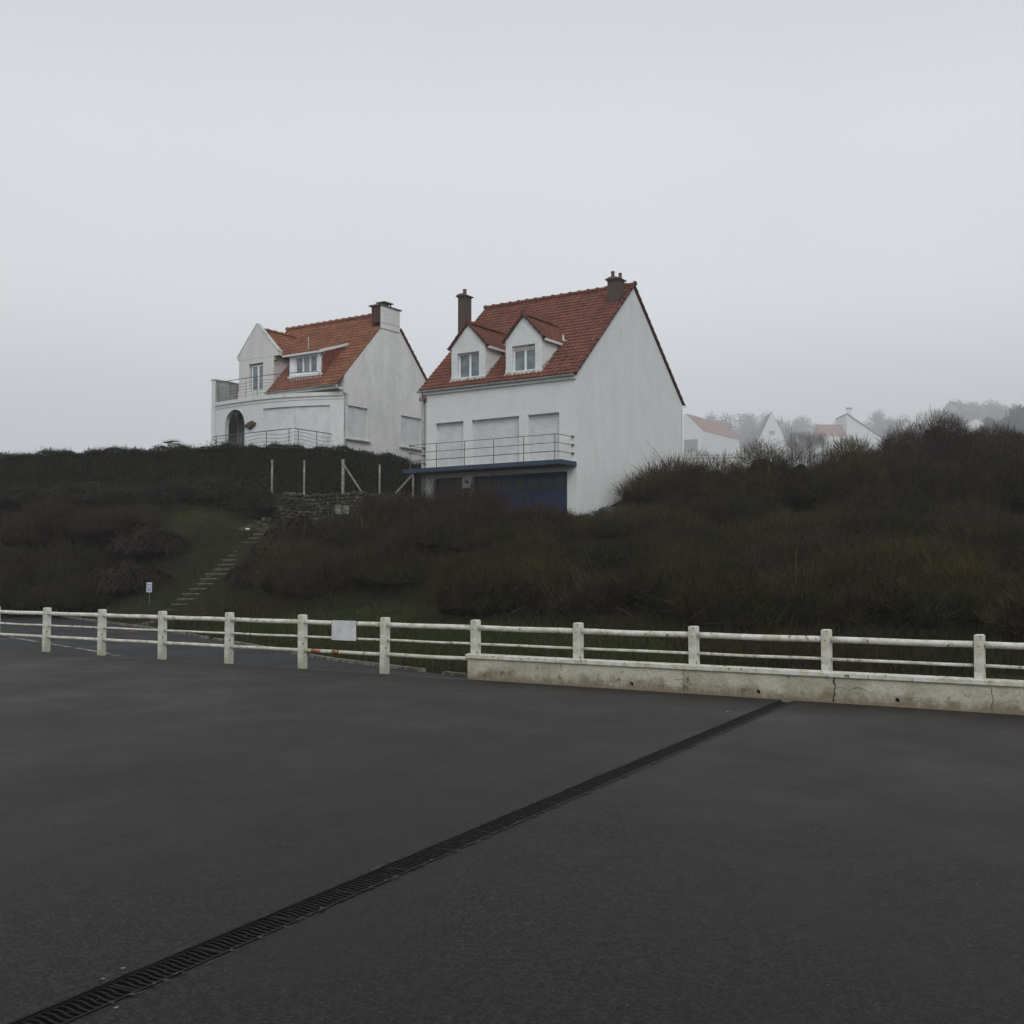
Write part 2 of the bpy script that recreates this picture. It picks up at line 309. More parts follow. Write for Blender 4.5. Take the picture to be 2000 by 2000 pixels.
# ------------------------------------------------------------------ terrain (thin plate spline through surveyed heights)
CP = [(-60, 20, -.1), (-30, 30, 0), (-40, 45, .3), (-16.5, 43.5, .25), (-14, 40, .18), (-12.05, 39.6, .2), (-10.5, 36, .12), (-7.5, 31, .08), (-3.5, 23.5, .05), (-1, 20, 0), (2, 18, .05),
      (-20, 46, 1.0), (-26, 47, 1.3), (-36, 50, 2.0), (-20, 50, 3.6), (-27, 51, 3.8), (-40, 56, 4), (-18, 53.5, 5.4), (-25, 54, 5.4), (-12.4, 53.5, 5.3), (-8, 54, 5.6), (-5, 55, 6.0), (-3, 60, 7),
      (-11.2, 42.8, 1.62), (-10.3, 46, 3.12), (-13.5, 44, 1.5), (-12.8, 47, 3.7), (-14.5, 49.5, 4.6), (-9, 49.3, 3.4), (-7, 50, 3.7), (-10.5, 49.0, 3.3), (-8.5, 42.5, 2.0), (-8.5, 38, .8), (-6, 46, 3.3),
      (-4, 31, .5), (-3, 36, 1.4), (-1, 41, 2.9), (0, 46.5, 3.95), (-4, 49.5, 4.02), (2.6, 46.2, 3.97), (4.2, 47.6, 4.1), (5.7, 51.2, 5.2), (8.8, 56, 6.3), (9, 66, 6.4), (13, 68, 6.6), (11, 76, 7.2),
      (4, 26, .5), (5, 33, 1.2), (6, 38, 2.2), (7, 43, 3.3), (11, 44, 3.45), (11, 40, 2.6), (12, 50, 5.0), (15, 57, 6.0), (19.3, 48, 4.2), (19, 41, 3.2), (25, 60, 7.3), (30, 45, 4.5), (8, 20, .15), (10, 16, .05), (14, 14, 0), (10, 30, 1.0), (14, 24, .6), (18, 33, 1.8), (30, 20, .5), (45, 60, 7),
      (-8.8, 58.5, 7.3), (-17, 64, 7.4), (-4, 65, 7.6), (-26, 62, 6.8), (-60, 70, 4.5), (-10, 80, 7.5), (-40, 110, 3), (-100, 60, 0), (0, 110, 8), (25, 100, 10), (60, 100, 12), (-80, 200, -2), (0, 220, 8)]
CPA = np.array(CP, float)
def _U(r2): return np.where(r2 > 0, .5 * r2 * np.log(np.maximum(r2, 1e-12)), 0)
n_ = len(CPA); K = _U(((CPA[:, None, :2] - CPA[None, :, :2]) ** 2).sum(-1)) + np.eye(n_) * .4
Pm = np.c_[np.ones(n_), CPA[:, :2]]
A_ = np.block([[K, Pm], [Pm.T, np.zeros((3, 3))]]); WT = np.linalg.solve(A_, np.r_[CPA[:, 2], 0, 0, 0])
def sstep(a, b, x): t = np.clip((x - a) / (b - a), 0, 1); return t * t * (3 - 2 * t)
L2A, L2B = np.array([-.55, 18.2]), np.array([-3.5, 21.9])
L2C, L2D = np.array([-10.85, 33.8]), np.array([-45., 82.])
def far_h(X, Y):
    R = np.maximum(Y, 1)
    side = X / R                                # hill climbs to the right of the town
    hh = (sstep(.09, .19, side) * 96 + sstep(.28, .42, side) * 18) * sstep(150, 1150, Y) + 8 - 8 * sstep(-.05, -.3, side)
    return hh
def terr(X, Y):
    X = np.asarray(X, float); Y = np.asarray(Y, float); sh = X.shape
    x = X.ravel(); y = Y.ravel()
    xc = np.clip(x, -100, 70); yc = np.clip(y, 10, 210)
    out = np.empty(len(x))
    for i in range(0, len(x), 20000):
        r2 = (xc[i:i + 20000, None] - CPA[None, :, 0]) ** 2 + (yc[i:i + 20000, None] - CPA[None, :, 1]) ** 2
        out[i:i + 20000] = _U(r2) @ WT[:n_] + WT[n_] + WT[n_ + 1] * xc[i:i + 20000] + WT[n_ + 2] * yc[i:i + 20000]
    k = sstep(80, 150, y); out = out * (1 - k) + far_h(x, y) * k
    out += (np.sin(x * 1.3 + y * .7) * np.cos(y * 1.1 - x * .4) * .05) * sstep(20, 30, y)
    # road side of the kerb line
    d1 = L2B - L2A; n1 = np.array([d1[1], -d1[0]]) / np.hypot(*d1)
    d2 = L2C - L2B; n2 = np.array([d2[1], -d2[0]]) / np.hypot(*d2)
    d3 = L2D - L2C; n3 = np.array([d3[1], -d3[0]]) / np.hypot(*d3)
    s1 = (x - L2A[0]) * n1[0] + (y - L2A[1]) * n1[1]; s2 = (x - L2B[0]) * n2[0] + (y - L2B[1]) * n2[1]; s3 = (x - L2C[0]) * n3[0] + (y - L2C[1]) * n3[1]
    s = np.where(y < L2B[1], s1, np.where(y < L2C[1], s2, s3))       # >0 on the hill side
    w = sstep(-.3, .35, s)
    out = out * w + (-.16) * (1 - w)
    q = -x * UY + y * UX
    k = sstep(14.4, 15.2, q); out = out * k + (-.45) * (1 - k)
    return out.reshape(sh)
def terr1(x, y): return float(terr(np.array([x]), np.array([y]))[0])
def axis(lo, a, b, hi, fine, grow=1.18):
    mid = list(np.arange(a, b, fine)); L = []; s = fine; x = a
    while x > lo: s *= grow; x -= s; L.append(x)
    Rr = []; s = fine; x = mid[-1]
    while x < hi: s *= grow; x += s; Rr.append(x)
    return np.array(L[::-1] + mid + Rr)
gx = axis(-1000, -34, 34, 1000, .45); gy = axis(-300, 14, 68, 1550, .45)
GX, GY = np.meshgrid(gx, gy); GZ = terr(GX, GY)
nx, ny = len(gx), len(gy)
ii = (np.arange(ny - 1)[:, None] * nx + np.arange(nx - 1)[None, :]).ravel()
T = np.concatenate([np.c_[ii, ii + 1, ii + nx + 1], np.c_[ii, ii + nx + 1, ii + nx]])
g = tri_mesh('terrain', np.c_[GX.ravel(), GY.ravel(), GZ.ravel()], T, M['earth'])
g.data.polygons.foreach_set('use_smooth', np.ones(len(T), bool)); tag(g, kind='structure')

# ------------------------------------------------------------------ car park with a slot for the drain
CD = np.array([.4579, .889]); CD = CD / np.hypot(*CD); CN = np.array([CD[1], -CD[0]])   # along, to the right
C0 = np.array([1.06, 9.59]); CH = .098
def cline(off, q=None, s=None):
    b = C0 + CN * off
    if s is None:
        # intersection with q = const ; q = -x*UY + y*UX
        s = (q - (-b[0] * UY + b[1] * UX)) / (-CD[0] * UY + CD[1] * UX)
    return b + CD * s
QE = 14.06
m = MB()
def sheet(pts, z, dz=.3):
    m.prism(pts, z - dz, z, 'z')
lf = cline(-CH, q=QE); rf = cline(CH, q=QE); lb = cline(-CH, s=-30); rb = cline(CH, s=-30)
sheet([tuple(lb), tuple(lf), pq(-70, QE), pq(-70, -40)], 0)
sheet([tuple(rf), tuple(rb), (60, -60), pq(70, QE)], 0)
tag(m.build('car_park', M['asphalt']), kind='structure')
# dark kerb strip at the foot of the fence
kerb = MB(); kerb.box(-60, 0, 0, .34, -.3, -.025)
k = kerb.build('kerb', M['mortar'], loc=(*pq(-10.16, QE + .002), 0), rz=ANG); tag(k, kind='structure')

# road behind the fence
r = MB()
E0 = pq(-9.9, 14.5)
road = [tuple(L2A), tuple(L2B), tuple(L2C), tuple(L2D), (-110, 60), (-110, 95 - 30), pq(-70, 14.42), pq(-11, 14.42), pq(-10.0, 14.5)]
r.prism([tuple(L2A), tuple(L2B), tuple(L2C), tuple(L2D), (-140, 82), pq(-110, 14.42), pq(-10, 14.42)], -.4, -.08, 'z')
tag(r.build('road', M['asphalt_road']), kind='structure')
def strip(name, pts, w, z, mt, h=.004, kind='structure', jag=0):
    b = MB(); P = [Vector((*p, 0)) for p in pts]
    for i in range(len(P) - 1):
        a, c = P[i], P[i + 1]; nseg = max(1, int((c - a).length / .3)); d = (c - a).normalized(); nn = Vector((-d.y, d.x, 0))
        for k in range(nseg):
            p0 = a + (c - a) * (k / nseg); p1 = a + (c - a) * ((k + 1) / nseg)
            j0, j1 = rnd.uniform(-jag, jag), rnd.uniform(-jag, jag)
            if jag and rnd.random() < .12: continue
            q = [p0 - nn * (w / 2 + j0), p1 - nn * (w / 2 + j1), p1 + nn * (w / 2 - j1), p0 + nn * (w / 2 - j0)]
            b.prism([(v.x, v.y) for v in q], z - .01, z + h, 'z')
    return tag(b.build(name, mt), kind=kind)
strip('kerb_line', [(-.75, 18.45), (-3.5, 21.85), (-10.8, 33.75), (-30, 61)], .09, -.08, M['stepc'], h=.06, jag=.012)
strip('road_marking', [(-13.4, 29.8), (-11.4, 27.3), (-9.2, 24.6), (-8.2, 23.2)], .11, -.08, M['linepaint'], jag=.02)
strip('road_marking', [(-22.5, 44.0), (-19.6, 41.0), (-17.5, 38.4)], .13, -.08, M['linepaint'], jag=.02)
strip('road_marking', [(-11.35, 32.9), (-11.0, 32.4)], .22, -.08, M['red_paint'], jag=.05)
strip('road_marking', [(-10.6, 30.4), (-10.1, 30.35)], .18, -.08, M['red_paint'], jag=.05)
# bare verge by the foot of the steps
vb = MB(); vp = []
for i in range(22):
    a = i / 22 * 2 * math.pi; rr = 1 + .18 * math.sin(3 * a) + rnd.uniform(-.08, .08)
    vp.append((-11.3 + 2.3 * rr * math.cos(a + .9), 36.6 + 1.3 * rr * math.sin(a) + .6 * math.cos(a)))
c = (-11.3, 36.6)
for i in range(22):
    a, b2 = vp[i], vp[(i + 1) % 22]
    vb.add([(c[0], c[1], terr1(*c) + .05), (a[0], a[1], terr1(*a) + .02), (b2[0], b2[1], terr1(*b2) + .02)], [(0, 1, 2)])
tag(vb.build('verge', M['dirt']), kind='structure')

# ------------------------------------------------------------------ drain channel
L0 = -8.2; s_end = float((cline(0, q=QE) - C0) @ CD) - .02
dch = empty('drain_channel', (*(C0 + CD * L0), 0), math.atan2(CD[1], CD[0]),
            label='long dark slotted drain channel crossing the car park up to the low wall', cat='drain channel')
LEN = s_end - L0
m = MB(); m.box(0, LEN, -.095, .095, -.16, -.12); m.box(0, LEN, -.095, -.083, -.12, -.002); m.box(0, LEN, .083, .095, -.12, -.002)
m.build('channel_bed', M['crack'], dch)
m = MB(); m.box(0, LEN, -.0945, -.081, -.004, .004); m.box(0, LEN, .081, .0945, -.004, .004); m.build('channel_frame', M['iron'], dch)
def grate_mesh():
    m = MB(); L = .496
    m.box(0, L, -.080, -.070, -.022, -.002); m.box(0, L, .070, .080, -.022, -.002)
    m.box(0, .014, -.068, .068, -.022, -.003); m.box(L - .014, L, -.068, .068, -.022, -.003)
    nb = 13
    for i in range(nb):
        x0 = .014 + (i + .8) * (L - .028) / (nb + .6); P = []
        for k in range(9):
            y = -.068 + .136 * k / 8; P.append((x0 + .0055 * math.sin(y / .136 * 2 * math.pi * 1.0) + .10 * y, y))
        for k in range(8):
            (a, ya), (b, yb) = P[k], P[k + 1]
            w = .0058
            m.prism([(a - w, ya), (b - w, yb), (b + w, yb), (a + w, ya)], -.02, -.0035, 'z')
    for i in range(nb):
        if i % 4 != 1: continue
        x0 = .02 + (i + .5) * (L - .03) / nb; m.box(x0, x0 + .02, -.004, .004, -.02, -.005)
    return m
gr0 = grate_mesh().build('grate', M['iron'], dch)
ng = int(LEN / .5)
for i in range(ng):
    o = gr0 if i == 0 else gr0.copy()
    if i: COL.objects.link(o); o.parent = dch
    o.location = (i * .5 + rnd.uniform(-.001, .001), 0, rnd.uniform(-.0015, .001))
# leaf litter and silt along the far half of the drain
def ground_bits():
    V = []; T = []
    for i in range(1500):
        s = NR.uniform(2.2, LEN) ** 1.0; s = LEN - abs(NR.normal(0, 1)) * 5.2 if NR.random() < .9 else s
        if s < 2: continue
        o = NR.choice([-1, 1]) * (CH - .012 + abs(NR.normal(0, .016))); sz = NR.uniform(.006, .016)
        c = C0 + CD * (L0 + s) + CN * o; th = NR.uniform(0, 6.28); b = len(V)
        for k in range(4):
            V.append((c[0] + sz * math.cos(th + k * 1.57) * (1.6 if k % 2 else .7), c[1] + sz * math.sin(th + k * 1.57) * (1.6 if k % 2 else .7), .005 + NR.uniform(0, .006)))
        T += [(b, b + 1, b + 2), (b, b + 2, b + 3)]
    return np.array(V), np.array(T)
V, T = ground_bits(); tag(tri_mesh('leaf_litter', V, T, M['mortar']), 'dark crumbs of silt and litter along the drain edges', 'litter', kind='stuff')
for i, (X, Y, s, lb) in enumerate(((-1.62, 4.72, .010, 'pale flat pebble beside the near end of the drain'), (-1.50, 4.30, .010, 'tiny pale pebble on the near edge of the drain'), (-2.14, 4.60, .012, 'dull grey pebble flat on the asphalt left of the drain'),
                       (2.55, 13.25, .020, 'white scrap lying beside the drain close to the low wall'), (-1.66, 4.60, .009, 'small pale chip stuck on the drain frame'), (3.2, 6.5, .02, 'pale chip on the open asphalt at the right'))):
    m = MB(); n = 9
    ring = [(s * (1 + .25 * math.sin(k * 2.3)) * math.cos(k / n * 6.283), s * .7 * (1 + .2 * math.cos(k * 1.7)) * math.sin(k / n * 6.283)) for k in range(n)]
    m.prism(ring, .0015, s * .3, 'z'); m.add([(a * .6, b * .6, s * .42) for a, b in ring], [tuple(range(n))])
    tag(m.build('pebble', M['conc'], loc=(X, Y, .002), rz=i), lb, 'pebble')

# ------------------------------------------------------------------ low wall and white fence
FP0, FSP = -21.15, 1.848
FO = (*pq(-10.16, 14.2), 0)
lw = empty('low_wall', FO, ANG, label='low weathered white wall with coping under the right part of the railing', cat='wall')
WL = 17
m = MB()
seg = [0]; x = 0
holesx = [2.86, 4.74, 6.54]    # drain hole positions along the wall
# body built in strips so its foot can be uneven
for i in range(int(WL / .25)):
    m.box(i * .25, (i + 1) * .25, 0, .16, -.3, .309)
holes = [(hx - .032, hx + .032) for hx in holesx]
m = MB(); m.holes(0, WL, -.3, .309, 0, .16, [(a, b, .035, .099) for a, b in holes])
m.build('wall_body', M['lowwall'], lw)
m = MB()
for i in range(6):
    a = i * 3.1; b = min(WL, a + 3.09)
    m.prism([(-.028, .312), (.188, .312), (.188, .362), (.08, .385), (-.028, .37)], a - (.03 if i == 0 else 0), b, 'x')
m.build('coping', M['fence'], lw, bevel=.006)
for hx in holesx:
    m = MB(); n = 14
    # ring of plaster that rounds off the square slot, and a disc painted dark for the shade inside
    vs = []; fs = []
    for k in range(n):
        a = 2 * math.pi * k / n + math.pi / 4; c_, s_ = math.cos(a), math.sin(a); sq = .0325 / max(abs(c_), abs(s_))
        vs += [(hx + c_ * sq, .004, .067 + s_ * sq), (hx + c_ * .027, .006, .067 + s_ * .027), (hx + c_ * .027, .05, .067 + s_ * .027)]
    for k in range(n):
        a, b = 3 * k, 3 * ((k + 1) % n); fs += [(a, b, b + 1, a + 1), (a + 1, b + 1, b + 2, a + 2)]
    m.add(vs, fs, 1); m.add([(hx + math.cos(2 * math.pi * k / n) * .028, .05, .067 + math.sin(2 * math.pi * k / n) * .028) for k in range(n)], [tuple(range(n))])
    m.build('drain_hole', [M['crack'], M['lowwall']], lw)
def crack(pts, w):
    m = MB()
    for i in range(len(pts) - 1):
        (a, z), (b, y) = pts[i], pts[i + 1]; w0 = w * rnd.uniform(.5, 1.2)
        if abs(b - a) > abs(y - z): m.add([(a, -.003, z - w0), (b, -.003, y - w0), (b, -.003, y + w0), (a, -.003, z + w0)], [(0, 1, 2, 3)])
        else: m.add([(a - w0, -.003, z), (a + w0, -.003, z), (b + w0, -.003, y), (b - w0, -.003, y)], [(0, 1, 2, 3)])
    m.build('crack', M['crack'], lw)
def zig(x, z0, z1, n, j):
    return [(x + rnd.uniform(-j, j), z0 + (z1 - z0) * i / n) for i in range(n + 1)]
for x, w in ((3.67, .004), (5.76, .010), (7.64, .003), (1.5, .0015)):
    crack(zig(x, .0, .31, 9, .014), w)
crack([(5.76 + i * .05, .17 + .02 * math.sin(i * 1.3) + .002 * i) for i in range(9)], .002)
crack([(3.67 - i * .05, .17 + .012 * math.sin(i * 1.7)) for i in range(4)], .003)
crack([(3.67 - i * .05, .055 + .012 * math.sin(i * 1.1)) for i in range(9)], .002)
crack([(5.9 + i * .05, .22 - .012 * i + .01 * math.sin(i * 1.9)) for i in range(8)], .0015)
for i in range(3): crack([(2.3 + 2.1 * i + k * .06, .10 + .02 * math.sin(k * 1.2 + i)) for k in range(7)], .0012)

fn = empty('railing', FO, ANG, label='long white concrete post and rail fence along the edge of the car park', cat='fence')
def post_mesh(z0):
    m = MB(); a, b = .054, .066; t = .91
    m.box(-a, a, -b, b, z0, t - .012); m.add([(-a, -b, t - .012), (a, -b, t - .012), (a, b, t - .012), (-a, b, t - .012), (-a + .012, -b + .012, t), (a - .012, -b + .012, t), (a - .012, b - .012, t), (-a + .012, b - .012, t)],
          [(0, 1, 5, 4), (1, 2, 6, 5), (2, 3, 7, 6), (3, 0, 4, 7), (4, 5, 6, 7)])
    return m
pA = post_mesh(-.25).build('post', M['fence'], fn, bevel=.003); pB = post_mesh(.36).build('post', M['fence'], fn, bevel=.003)
usedA = usedB = False; base = FP0 + 10.16
ipos = []
for i in range(-3, 14):
    x = base + i * FSP; ipos.append(x)
    src = pA if i < 6 else pB
    first = (i < 6 and not usedA) or (i >= 6 and not usedB)
    if i < 6: usedA = True
    else: usedB = True
    o = src if first else src.copy()
    if not first: COL.objects.link(o); o.parent = fn
    o.location = (x, .08 + rnd.uniform(-.004, .004), rnd.uniform(-.006, .006)); o.rotation_euler = (rnd.uniform(-.008, .008), rnd.uniform(-.01, .01), rnd.uniform(-.02, .02))
def rail(x0, x1, z, r, n=10):
    m = MB(); k = 9; ph = rnd.random() * 6
    m.tube([(x0 + (x1 - x0) * i / k, .08, z + .002 * math.sin(ph + i * .8) - .003 * math.sin(math.pi * i / k)) for i in range(k + 1)], [r * (1 + rnd.uniform(-.03, .03)) for i in range(k + 1)], n)
    return m.build('rail', M['fence'], fn, smooth=True)
for j in range(len(ipos) - 1):
    a, b = ipos[j] + .06, ipos[j + 1] - .06; i = j - 3
    rail(a, b, .785, .041, 12); rail(a, b, .535, .020)
    if i < 6: rail(a, b, .295, .033)
# rust blooms on the lower rail near the white board
x4 = base + 4 * FSP
for a, l in ((x4 + .22, .22), (x4 + .70, .16)):
    m = MB(); m.tube([(a, .08, .2925), (a + l, .08, .292)], .0345, 12); m.build('rust_patch', M['rust'], fn, smooth=True)
# board tied on the rails
bd = empty('notice_board', FO, ANG, label='blank white board strapped to the upper two rails of the fence', cat='board')
bx0, bx1 = x4 + .72, x4 + 1.26
m = MB(); k = 8
for i in range(k):   # slightly bowed sheet
    xa, xb = bx0 + (bx1 - bx0) * i / k, bx0 + (bx1 - bx0) * (i + 1) / k
    ya, yb = .028 - .012 * math.sin(math.pi * i / k), .036 - .012 * math.sin(math.pi * (i + 1) / k)
    m.prism([(xa, ya), (xb, yb), (xb, yb + .004), (xa, ya + .004)], .50, .835, 'z')
m.build('panel', M['board'], bd)
for xx, z, r in ((bx0 - .02, .785, .043), (bx1 + .0, .785, .043), (bx0 - .02, .533, .022), (bx1 + .0, .533, .022)):
    m = MB(); m.tube([(xx, .08, z), (xx + .012, .08, z)], r + .003, 12); m.build('strap', M['black'], bd)

# ------------------------------------------------------------------ roof pieces
def tiles(m, o, ua, ub, un, W_, L_, pw=.215, pl=.29, clip=None, mi=0, amp=.022):
    """pantiles: o corner at eave, ua along, ub up the slope, un normal"""
    o, ua, ub, un = Vector(o), Vector(ua).normalized(), Vector(ub).normalized(), Vector(un).normalized()
    nc = max(1, round(W_ / pw)); nr = max(1, round(L_ / pl)); pw = W_ / nc; pl = L_ / nr
    for r_ in range(nr):
        for c_ in range(nc):
            if clip and not clip((c_ + .5) * pw, (r_ + .5) * pl): continue
            vs = []; jz = rnd.uniform(-.004, .004); jb = rnd.uniform(-.008, .008); K = 6
            for row in range(3):
                b = r_ * pl + (0 if row < 2 else pl * 1.06) + jb; lift = (-.02 if row == 0 else .034) if row < 2 else 0
                for k in range(K + 1):
                    a = (c_ + k / K) * pw
                    h = amp * (math.sin(k / K * 2 * math.pi - .6)) if k < 5 else amp * math.sin(k / K * 2 * math.pi - .6) + .004
                    vs.append(o + ua * a + ub * b + un * (lift + (h if row else h * .6) + jz))
            fs = []
            for row in range(2):
                for k in range(K):
                    i = row * (K + 1) + k; fs.append((i, i + 1, i + K + 2, i + K + 1))
            m.add(vs, fs, mi)
def ridge(m, a, b, r=.12, step=.5, mi=0):
    a, b = Vector(a), Vector(b); L = (b - a).length; d = (b - a).normalized(); n = max(1, round(L / step)); st = L / n
    s_ = d.cross(Vector((0, 0, 1))).normalized(); up = s_.cross(d)
    for i in range(n):
        p = a + d * (i * st)
        vs = []; K = 6
        for q, rr in ((-.03, r * 1.3), (.07, r * 1.28), (.065, r), (st + .01, r * .95)):
            for k in range(K + 1):
                th = math.pi * (k / K * 1.2 - .1)
                vs.append(p + d * q + s_ * math.cos(th) * rr + up * (math.sin(th) * rr - .04))
        fs = [tuple(range(K + 1))]
        for row in range(3):
            for k in range(K): j = row * (K + 1) + k; fs.append((j, j + 1, j + K + 2, j + K + 1))
        m.add(vs, fs, mi)
def chimney(parent, x0, x1, y0, y1, z0, z1, pots, mbody, cap=.09, name='chimney', side=None):
    m = MB(); m.box(x0, x1, y0, y1, z0, z1)
    o = m.build(name, mbody, parent)
    m = MB(); m.box(x0 - cap * .4, x1 + cap * .4, y0 - cap * .4, y1 + cap * .4, z1, z1 + .05)
    m.prism([(x0 - cap, z1 + .05), (x1 + cap, z1 + .05), (x1 + cap, z1 + .08), ((x0 + x1) / 2 + .12, z1 + .17), ((x0 + x1) / 2 - .12, z1 + .17), (x0 - cap, z1 + .08)], y0 - cap, y1 + cap, 'y')
    m.build('chimney_cap', M['cap'], o)
    for (px, py, r, h) in pots:
        m = MB(); m.tube([(px, py, z1 + .10), (px, py, z1 + .12 + h * .8), (px, py, z1 + .13 + h * .8), (px, py, z1 + .12 + h)], [r, r * .86, r, r], 12); m.build('chimney_pot', M['pot'], o, smooth=False)
    return o
def window(parent, x0, x1, y, z0, z1, n=2, fw=.055, names=('window_frame', 'window_pane')):
    """frame facing -y at depth y with n leaves"""
    m = MB(); d = .06
    m.box(x0, x1, y, y + d, z0, z0 + fw * 1.3); m.box(x0, x1, y, y + d, z1 - fw, z1)
    w = (x1 - x0)
    for i in range(n + 1):
        xx = x0 + (w - fw) * i / n
        ww = fw if i in (0, n) else fw * 1.9
        xx = xx if i in (0, n) else xx - fw * .45
        m.box(xx, xx + ww, y + .001 * (1 + i), y + d - .002, z0 + fw * 1.3, z1 - fw)
    f = m.build(names[0], M['pvc'], parent, bevel=.004)
    for i in range(n):
        a = x0 + w * i / n + fw * .6; b = x0 + w * (i + 1) / n - fw * .6
        m = MB(); m.box(a, b, y + .03, y + .045, z0 + fw, z1 - fw * .6)
        m.build(names[1], M['glass'], parent)
    return f
def shutter(parent, a0, a1, d, z0, z1, ax='y', name='shutter', split=None, mt=None):
    """roller shutter: slats with small grooves"""
    m = MB(); n = int((z1 - z0) / .055); h = (z1 - z0) / n
    for i in range(n):
        z = z0 + i * h
        prof = [(0.0, z + .004), (-.008, z + h * .3), (-.008, z + h * .75), (0, z + h - .001), (.02, z + h - .001), (.02, z + .004)]
        if ax == 'y': m.prism([(d + p[0], p[1]) for p in prof], a0, a1, 'x')
        else: m.prism([(d - p[0], p[1]) for p in prof], a0, a1, 'y')
    if ax == 'y': m.box(a0, a1, d + .01, d + .03, z0, z1)
    else: m.box(d - .03, d - .01, a0, a1, z0, z1)
    if split:
        m.box(split - .025, split + .025, d - .02, d + .005, z0, z1)
    return m.build(name, mt or M['shutter'], parent)
def gutter(parent, x0, x1, y, z, r=.065):
    m = MB(); K = 6; vs = []; n = 2
    for x in (x0, x1):
        for rr in (r, r - .008):
            for k in range(K + 1):
                th = math.pi + math.pi * k / K; vs.append((x, y + math.cos(th) * rr, z + math.sin(th) * rr))
    fs = []
    for k in range(K): fs += [(k, k + 1, 2 * K + 3 + k, 2 * K + 2 + k), (K + 1 + k, K + 2 + k, 3 * K + 4 + k, 3 * K + 3 + k)]
    fs += [tuple(range(K + 1)), tuple(range(2 * K + 2, 3 * K + 3))]
    m.add(vs, fs); m.tube([(x0, y - r, z), (x1, y - r, z)], .012, 6)
    m.build('gutter', M['zinc'], parent)

# ------------------------------------------------------------------ house with the balcony (right)
O2 = (2.747, 47.0, 4.0136)
H2 = empty('house', O2, ANG, label='white gabled house with red tiled roof, two dormers, a railed balcony and blue garage door', cat='house')
EZ, RZ, RY, SL = 6.14, 11.12, 5.36, None
Wd, Dp = 8.35, 10.72
SL = (RZ - EZ) / (RY + .12)
def rz2(y): return EZ + SL * (y + .12)
m = MB()
m.holes(-Wd, -.3, -2.5, 6.0, 0, .3, [(-7.65, -5.99, .0, 1.97), (-5.48, -.47, -.6, 1.965), (-7.52, -5.94, 2.335, 4.53), (-5.48, -2.91, 2.335, 4.53), (-2.45, -.86, 2.335, 4.53)])
m.box(-Wd, -.3, .3, Dp, -2.5, -.6); 
def gable(xa, xb):
    m.prism([(0, -2.5), (Dp, -2.5), (Dp, rz2(-.02) - .1), (RY, RZ - .1), (0, rz2(-.02) - .1)], xa, xb, 'x')
gable(-.3, 0); gable(-Wd - .002, -Wd + .28)
m.box(-Wd + .28, -.3, Dp - .3, Dp, -.6, 6.0)
m.box(-Wd + .28, -.3, .3, Dp - .3, 2.0, 2.15)       # floor behind the balcony
m.build('wall', M['render'], H2)
# roof
m = MB(); nf = Vector((0, -SL, 1)).normalized(); nb_ = Vector((0, SL, 1)).normalized()
sl = math.hypot(RY + .12, RZ - EZ)
DXC = (-5.86, -2.84); kk = (RY + .12) / sl
def dclip(a, b):
    X_ = -Wd - .10 + a; Y_ = -.12 + b * kk
    return not any(abs(X_ - c) < .90 and .36 < Y_ < 1.75 for c in DXC)
tiles(m, (-Wd - .10, -.12, EZ), (1, 0, 0), (0, RY + .12, RZ - EZ), nf, Wd + .17, sl, clip=dclip)
tiles(m, (.07, 2 * RY + .16, EZ - .04), (-1, 0, 0), (0, -(RY + .16), RZ - EZ + .04), nb_, Wd + .17, sl)
def under(xa, xb, ya, yb_):
    m.add([(xa, ya, rz2(ya) - .05), (xb, ya, rz2(ya) - .05), (xb, yb_, rz2(yb_) - .05), (xa, yb_, rz2(yb_) - .05)], [(0, 1, 2, 3)])
under(-Wd - .08, .05, -.1, .3); under(-Wd - .08, .05, 1.85, RY)
for xa, xb in ((-Wd - .08, -6.75), (-4.97, -3.73), (-1.95, .05)): under(xa, xb, .3, 1.85)
m.add([(-Wd - .08, RY, RZ - .05), (.05, RY, RZ - .05), (.05, 2 * RY + .1, EZ - .05), (-Wd - .08, 2 * RY + .1, EZ - .05)], [(0, 1, 2, 3)])
roof2 = m.build('roof', M['tile'], H2)
m = MB(); ridge(m, (-Wd - .08, RY, RZ + .05), (.08, RY, RZ + .05)); m.build('ridge_tiles', M['tile'], roof2)
m = MB()   # verge of rounded edge tiles down both gable slopes
for s_ in (1, -1):
    n = 17
    for i in range(n):
        t0, t1 = i / n, (i + 1) / n
        y0 = RY + s_ * (RY + .16) * t0; y1 = RY + s_ * (RY + .16) * t1
        z0 = RZ - (RZ - EZ + .04) * t0; z1 = RZ - (RZ - EZ + .04) * t1
        for xx, r_ in ((.045, .075),):
            m.tube([(xx, y0, z0 + .0), (xx, y1 + s_ * .01, z1 + .0)], [r_ * .82, r_ * 1.12], 7)
m.build('verge_tiles', M['verge'], roof2)
m = MB(); m.tube([(.06, RY, RZ + .06), (.16, RY, RZ + .06)], [.13, .11], 10); m.build('ridge_end_tile', M['verge'], roof2)
gutter(H2, -Wd - .12, -.02, -.18, EZ - .07)
m = MB(); m.box(-Wd, -.01, -.10, 0, 5.90, 6.03); m.build('fascia', M['trim'], H2)
# chimneys
chimney(H2, -Wd - .10, -Wd + .36, 3.0, 3.5, 8.3, 11.18, [(-Wd + .13, 3.25, .10, .32)], M['brick'])
chimney(H2, -.74, -.16, 4.2, 4.78, 9.8, 11.15, [(-.56, 4.4, .09, .36), (-.28, 4.6, .085, .28)], M['brick'])
